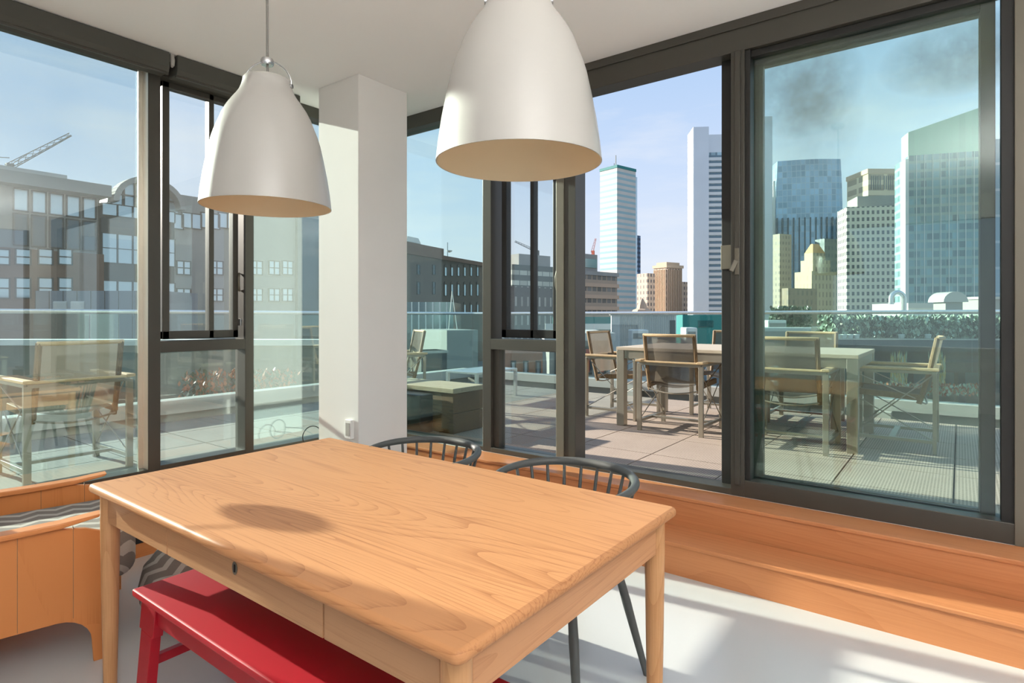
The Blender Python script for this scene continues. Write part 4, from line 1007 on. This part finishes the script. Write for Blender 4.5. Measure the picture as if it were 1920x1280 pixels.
# nearer roofs
def slab(name, label, pa, pb, D0_, D1_, z, mat, cat='roof'):
    a_, b2, c_, d_ = at(pa, 592, D0_), at(pb, 592, D0_), at(pb, 592, D1_), at(pa, 592, D1_)
    s = MB(); s.prism([(p.x, p.y) for p in (a_, b2, c_, d_)], 'z', z-6, z)
    return tag(s.build(name, mat), label, cat)
struct(MB().box(-400, 900, -600, 700, ZG-0.3, ZG).build('ground', M['street']), 'streets and low ground of the city far below')
slab('flat_roof', 'broad dark flat roof below the terrace, straight ahead', 700, 1460, 14, 52, -2.6, M['roof_dark'])
slab('flat_roof', 'flat roof below the terrace at the far left', -700, 690, 11, 32, -1.6, M['roof_dark'])
slab('flat_roof', 'pale flat roof behind the hedge at right', 1430, 2300, 17.5, 60, -1.2, M['roof_light'])
def boxat(name, label, pa, pb, ya, yb, D, dep, mat, cat, deg=None, parts=None, bevel=0.0):
    zb = -1.2 if pa >= 1400 else (-2.6 if pa >= 700 else -1.6)      # the roof it stands on
    deg_ = deg if deg is not None else math.degrees(TH)-90
    c, L1_, L2_ = frame_of(None, pa, pb, D, math.radians(deg_))
    z1_ = hz(ya, D); z0_ = zb
    r_ = thing(name, label, cat, (c.x, c.y, z0_), math.radians(deg_))
    MB().box(0, L2_, 0, dep, 0, z1_-z0_).build('body', mat, r_, bevel=bevel)
    return r_, L2_, z1_-z0_
# mechanical block with louvres, left
r, L_, h = boxat('mechanical_block', 'grey rooftop mechanical block with two white louvres, outside the big left pane', 66, 300, 545, 640, 25, 3, plain('grey blue cladding', rgb(120, 130, 138), 0.7, noise=0.1), 'equipment')
for k in (0.15, 0.29):
    s = MB()
    for q in range(6): s.box(L_*k, L_*k+0.55, -0.06, 0.0, h-0.72+q*0.06-0.1, h-0.72+q*0.06-0.06)
    s.box(L_*k, L_*k+0.55, -0.03, 0.0, h-0.84, h-0.44).build('louvre', M['white_paint'], r)
s = MB()
for k in range(9): s.box(L_*k/9, L_*k/9+0.02, -0.012, 0, 0, h)
s.build('panel_seam', M['mullion_dark'], r)
ea, eb = at(-700, 592, 10.5), at(740, 592, 10.5); L_ = (eb-ea).length; an3 = math.atan2(eb.y-ea.y, eb.x-ea.x)
r = thing('roof_edge', 'dark neighbouring parapet wall with a pale coping seen through the left balustrade', 'wall', (ea.x, ea.y, -1.6), an3)
MB().box(0, L_, 0, 0.3, 0, 2.43).build('parapet_wall', plain('mottled grey wall', rgb(104, 108, 98), 0.9, noise=0.45, nscale=1.4), r)
MB().box(0, L_, -0.06, 0.36, 2.43, 2.53).build('coping', M['roof_light'], r)
r, L_, h = boxat('air_conditioner', 'dark square air-conditioning unit on the neighbouring roof at left', 62, 98, 588, 628, 12.4, 0.8, M['mullion_dark'], 'equipment')
MB().lathe([(0.01, 0), (0.17, 0), (0.18, 0.03), (0.01, 0.03)], 20, (L_/2, 0.4, h)).build('fan', M['concrete'], r)
r, L_, h = boxat('air_conditioner', 'pale square air-conditioning cabinet on the neighbouring roof at left', 112, 172, 586, 630, 14.5, 0.8, M['curb'], 'equipment')
MB().box(0.06, L_-0.06, -0.02, 0.0, h-0.75, h-0.08).build('grille', M['concrete'], r)
# teal screen walls and corrugated shed
r, L_, h = boxat('teal_screen_wall', 'teal green screen wall across the roofs left of the corrugated shed', 1040, 1160, 594, 628, 62, 3, M['teal'], 'wall')
MB().box(-1, L_, -0.3, 0, h-1.3, h-0.7).build('light_band', M['white_paint'], r)
r, L_, h = boxat('teal_screen_wall', 'teal green screen wall right of the corrugated shed', 1280, 1370, 590, 620, 62, 3, M['teal'], 'wall')
MB().box(1.6, 3.2, -0.05, 0.02, h-1.3, h-0.6).build('hatch', plain('dark teal hatch', rgb(24, 84, 84), 0.7), r)
r, L_, h = boxat('corrugated_shed', 'white corrugated metal shed on the roofs straight ahead', 1160, 1268, 589, 629, 50, 4, M['white_paint'], 'shed')
s = MB()
for k in range(30): s.box(0.12+k*(L_-0.2)/30, 0.12+k*(L_-0.2)/30+0.07, -0.06, 0.0, 0, h-0.12)
s.build('corrugation', M['curb'], r)
MB().box(-0.1, L_+0.1, -0.12, 4.1, h-0.08, h+0.06).build('roof_trim', M['curb'], r)
MB().box(L_-0.55, L_-0.1, -0.08, 0, h-2.2, h-0.5).build('door', M['mullion_dark'], r)
for i_, (pa, pb, ya, yb, D, m_, lb) in enumerate([
        (1184, 1216, 618, 640, 34, 'white_paint', 'white rooftop hood in front of the corrugated shed, left one'),
        (1098, 1150, 622, 634, 28, 'roof_light', 'flat pale rooftop plinth behind the left terrace chair'),
        (1286, 1308, 614, 636, 30, 'white_paint', 'white rooftop hood left of the far terrace chair'),
        (1232, 1262, 632, 652, 24, 'roof_dark', 'dark rooftop box behind the terrace table')]):
    r, L_, h = boxat('roof_unit', lb, pa, pb, ya, yb, D, 1.0, M[m_], 'equipment', bevel=0.06)
    MB().box(0.1, L_-0.1, -0.03, 0, h-0.5, h-0.2).build('grille', M['concrete'], r)
# pale-topped brick house left of the open door
r, L_, h = boxat('roof_house', 'pale-capped brick roof house with tall lit windows behind the narrow window', 1030, 1140, 625, 760, 16, 3.5, M['concrete'], 'building')
MB().box(-0.15, L_+0.15, -0.3, 3.6, h-0.18, h+0.02).build('cap', M['roof_light'], r)
for k in range(4): win(r, 0.15+k*0.38, 0.38+k*0.38, h-1.1, h-0.35, M['orange'], 1, 1, off=-0.01)
r, L_, h = boxat('brick_terrace_house', 'orange brick facade low down behind the glass balustrade', 925, 1090, 662, 760, 24, 5, plain('orange brick', rgb(186, 120, 84), 0.9, noise=0.2), 'building')
for k in range(7): win(r, 0.2+k*0.5, 0.42+k*0.5, h-1.7, h-0.3, M['pane_sky'], 1, 2, off=-0.01)
# concrete block with wires, bins seen past the pillar
r, L_, h = boxat('concrete_plinth', 'large pale concrete roof plinth behind the glass, right of the pillar', 838, 896, 619, 760, 15, 1.6, M['concrete'], 'plinth', deg=-20)
MB().tube([(0.2, 0.3, h), (0.3, 0.3, h+1.0)], 0.012, 5).tube([(0.45, 0.3, h), (0.3, 0.3, h+1.0)], 0.012, 5).build('wire_prop', M['white_paint'], r)
r, L_, h = boxat('plant_trough', 'dark metal trough standing in front of the concrete plinth', 790, 838, 658, 740, 11.5, 0.5, M['mullion_dark'], 'planter', deg=-20)
MB().box(-0.02, L_+0.02, -0.02, 0.52, h-0.05, h).build('trough_rim', M['curb'], r)
r, L_, h = boxat('roof_greenhouse', 'low glazed roof light beyond the balustrade, right of the pillar', 745, 850, 566, 592, 20, 3, M['pane_dark'], 'roof light')
s = MB()
for k in range(8): s.box(L_*k/8, L_*k/8+0.04, -0.04, 0, 0, h)
s.build('glazing_bars', M['white_paint'], r)
# neighbour's pergola with hedge at right
DH = 13.0
deg = -58
c, _, LH = frame_of(None, 1560, 2150, DH, math.radians(deg))
r = thing('neighbour_pavilion', 'dark steel pavilion of the neighbouring roof terrace below the hedge', 'building', (c.x, c.y, -1.6), math.radians(deg))
ht = hz(634, DH)+1.6
MB().box(0, LH, 0, 3.5, ht-0.45, ht-0.28).box(0, LH, -0.06, 0.1, ht-0.72, ht-0.5).build('roof_beam', M['mullion_dark'], r)
MB().box(0, LH, 0.0, 0.12, ht-0.5, ht).build('fascia', plain('dark blue grey fascia', rgb(56, 70, 80), 0.4, noise=0.08), r)
MB().box(-0.02, LH, -0.03, 0.2, ht-0.03, ht).build('coping', M['curb'], r)
for k in (0.0, 1.55, 2.6, 4.1): MB().box(k, k+0.14, 0.0, 0.14, 0, ht-0.5).build('post', M['mullion_dark'], r)
MB().box(0, LH, 3.3, 3.5, 0, ht-0.5).build('rear_wall', plain('teal grey wall', rgb(84, 112, 116), 0.8, noise=0.15), r)
MB().box(0.1, LH, 0.3, 3.3, 0.0, 0.9).build('deck', M['curb'], r)
def leaves(name, label, org, rz, lx, ly, lz_, n, size, cols, cat, long_=1.6, up=0.0, group=None):
    r_ = thing(name, label, cat, org, rz, group)
    for gi, col in enumerate(cols):
        s = MB()
        for _ in range(n//len(cols)):
            p = Vector((random.uniform(0, lx), random.uniform(0, ly), random.uniform(0, lz_)))
            e = Matrix.Rotation(random.uniform(0, 2*PI), 3, 'Z') @ Matrix.Rotation(random.uniform(-1.2, 1.2)*(1-up), 3, 'X')
            a_ = e @ Vector((size*0.5, 0, 0)); b_2 = e @ Vector((0, 0, size*long_)) 
            s.quad(p-a_, p-b_2*0.5+a_*0.0, p+a_, p+b_2*0.6)
        s.build('foliage' if gi % 2 == 0 else 'foliage', col, r_)
    return r_
G1 = plain('glossy sparkle leaf', rgb(190, 202, 178), 0.2, noise=0.3, nscale=3); G2 = plain('dark hedge leaf', rgb(62, 84, 62), 0.3, noise=0.3, nscale=3)  # hedge sparkle put into the pale colour of the first leaf
DRY = plain('dry grass blade', rgb(214, 184, 120), 0.8, noise=0.2, nscale=3); RUST = plain('rust coloured leaf', rgb(170, 104, 70), 0.8, noise=0.2, nscale=3)
hb = hz(634, DH+0.3); hh = hz(593, DH+0.3)-hb
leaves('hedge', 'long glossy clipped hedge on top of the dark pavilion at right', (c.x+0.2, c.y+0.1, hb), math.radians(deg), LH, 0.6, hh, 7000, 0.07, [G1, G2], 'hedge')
for k in range(2):
    cc_ = at(1700+k*72, 592, DH-0.5)
    leaves('ornamental_grass', ['clump of dry golden grass in the left bay of the dark pavilion', 'clump of dry golden grass in the right bay of the dark pavilion'][k], (cc_.x, cc_.y, hz(738, DH-0.5)), 0, 0.55, 0.3, 0.8, 500, 0.022, [DRY, G1], 'grass clump', 9, 0.8, 'grasses in the pavilion')
cc_ = at(1640, 592, DH-0.6)
leaves('flower_bed', 'row of rusty autumn plants low in the dark pavilion', (cc_.x, cc_.y, hz(740, DH-0.6)), math.radians(deg), 2.2, 0.4, 0.22, 900, 0.05, [RUST, G1], 'flower bed')
POTL = ['leftmost small white pot on the hedge coping', 'second small white pot from the left end of the hedge', 'third small white pot from the left end of the hedge', 'fourth small white pot from the left end of the hedge', 'small white pot on the hedge coping below the gooseneck pipe', 'small white pot on the hedge coping above the side-on armchair']
cc_ = at(335, 592, 8.6)
leaves('shrub_bed', 'bed of rust-brown shrubs beyond the glass, low behind the narrow left window', (cc_.x, cc_.y, -0.2), TH-PI/2, 1.6, 0.4, 0.75, 1500, 0.05, [RUST, G2], 'shrub bed')
for k, px in enumerate((1570, 1582, 1594, 1606, 1690, 1740)):
    q = at(px, 634, DH-0.0)
    tag(MB().lathe([(0.001, 0), (0.05, 0), (0.065, 0.08), (0.055, 0.09)], 14, tuple(q)).build('plant_pot', M['white_paint']), POTL[k], 'pot', 'small white pots along the hedge')
# gooseneck vent, domed vent and plant screens
DV = 22.0
q = at(1695, 592, DV)
r = thing('gooseneck_vent', 'silver gooseneck ventilation pipe rising behind the hedge', 'vent', (q.x, q.y, -1.2))
hp = hz(560, DV)+1.2; pts = [(0, 0, 0), (0, 0, hp)] + [tuple(-Rv*0.24*(1-math.cos(a)) + Vector((0, 0, hp+0.24*math.sin(a)))) for a in [PI*k/10 for k in range(1, 11)]]
pts.append(tuple(-Rv*0.48+Vector((0, 0, hp-0.15))))
MB().tube(pts, 0.085, 16).build('pipe', M['rail'], r, smooth=True)
MB().tube([pts[-1], tuple(Vector(pts[-1])-Vector((0, 0, 0.06)))], 0.1, 16).build('collar', M['rail'], r, smooth=True)
r, L_, h = boxat('vent_cowl', 'grey domed ventilation cowl right of the gooseneck pipe', 1773, 1805, 566, 640, 24, 0.7, M['concrete'], 'vent')
MB().prism([(L_/2-0.5*math.cos(PI*k/12), h+0.42*math.sin(PI*k/12)) for k in range(13)], 'y', -0.1, 0.8).build('hood', M['curb'], r)
r, L_, h = boxat('plant_screen', 'pale rooftop plant screen behind the gooseneck pipe', 1703, 1790, 568, 640, 30, 3, M['white_paint'], 'screen')
MB().box(-0.1, L_, -0.15, 0, h-0.25, h).build('screen_cap', M['curb'], r)
r, L_, h = boxat('plant_screen', 'grey rooftop plant room right of the domed cowl', 1838, 1960, 556, 640, 36, 3, M['concrete'], 'screen')
MB().box(-0.1, L_, -0.15, 3, h-0.15, h).build('screen_cap', M['curb'], r)
for i_, (pa, pb, ya, yb, D, m_, lb) in enumerate([
        (1400, 1560, 614, 640, 24, 'roof_light', 'long pale rooftop parapet behind the terrace chairs at centre right'),
        (1440, 1475, 600, 620, 30, 'white_paint', 'white rooftop box near the small trees'),
        (1548, 1568, 612, 640, 20, 'mullion_dark', 'small dark rooftop box left of the hedge')]):
    r, L_, h = boxat('roof_unit', lb, pa, pb, ya, yb, D, 1.0, M[m_], 'equipment', bevel=0.05)
    MB().box(0.05, L_-0.05, -0.03, 0, h-0.4, h-0.15).build('grille', M['concrete'], r)
for k, px in enumerate((1466, 1490)):
    q = at(px, 592, 40)
    leaves('roof_tree', ['small dark tree among the roofs below the mottled block', 'small dark tree among the roofs, right of its twin'][k], (q.x-1, q.y-1, hz(612, 40)), 0, 1.6, 1.6, 1.3, 700, 0.16, [G2], 'tree')

# fill lights on trays, added unseen behind the camera to brighten the room
for k, (x, y, zl) in enumerate(((-2.2, -2.7, 1.6), (-0.3, -1.3, 1.7), (1.7, -3.0, 1.6))):
    r = thing('fill_tray', ['added fill light tray in the rear corner behind the camera', 'added fill light tray between the two others behind the camera', 'added fill light tray nearest behind the camera'][k], 'lamp', (x, y, zl), group='added fill lights behind the camera')
    MB().box(-0.35, 0.35, -0.9, 0.9, 0, 0.05).box(-0.37, -0.35, -0.92, 0.92, 0, 0.15).box(0.35, 0.37, -0.92, 0.92, 0, 0.15).box(-0.35, 0.35, -0.92, -0.9, 0, 0.15).box(-0.35, 0.35, 0.9, 0.92, 0, 0.15).build('tray', M['white_paint'], r)
    for yy in (-0.8, 0.8): MB().tube([(0, yy, 0.05), (0, yy, CEIL-zl-0.005)], 0.003, 6).build('wire', M['chrome'], r)
    ld = bpy.data.lights.new('fill_up', 'AREA'); ld.shape = 'RECTANGLE'; ld.size = 0.6; ld.size_y = 1.7
    ld.energy = UP_W*(1.0, 2.3, 0.9)[k]; ld.color = (1.0, 0.985, 0.965)
    lo = bpy.data.objects.new('fill_up', ld); C.objects.link(lo); lo.parent = r; lo.location = (0, 0, 0.06); lo.rotation_euler = (PI, 0, 0)
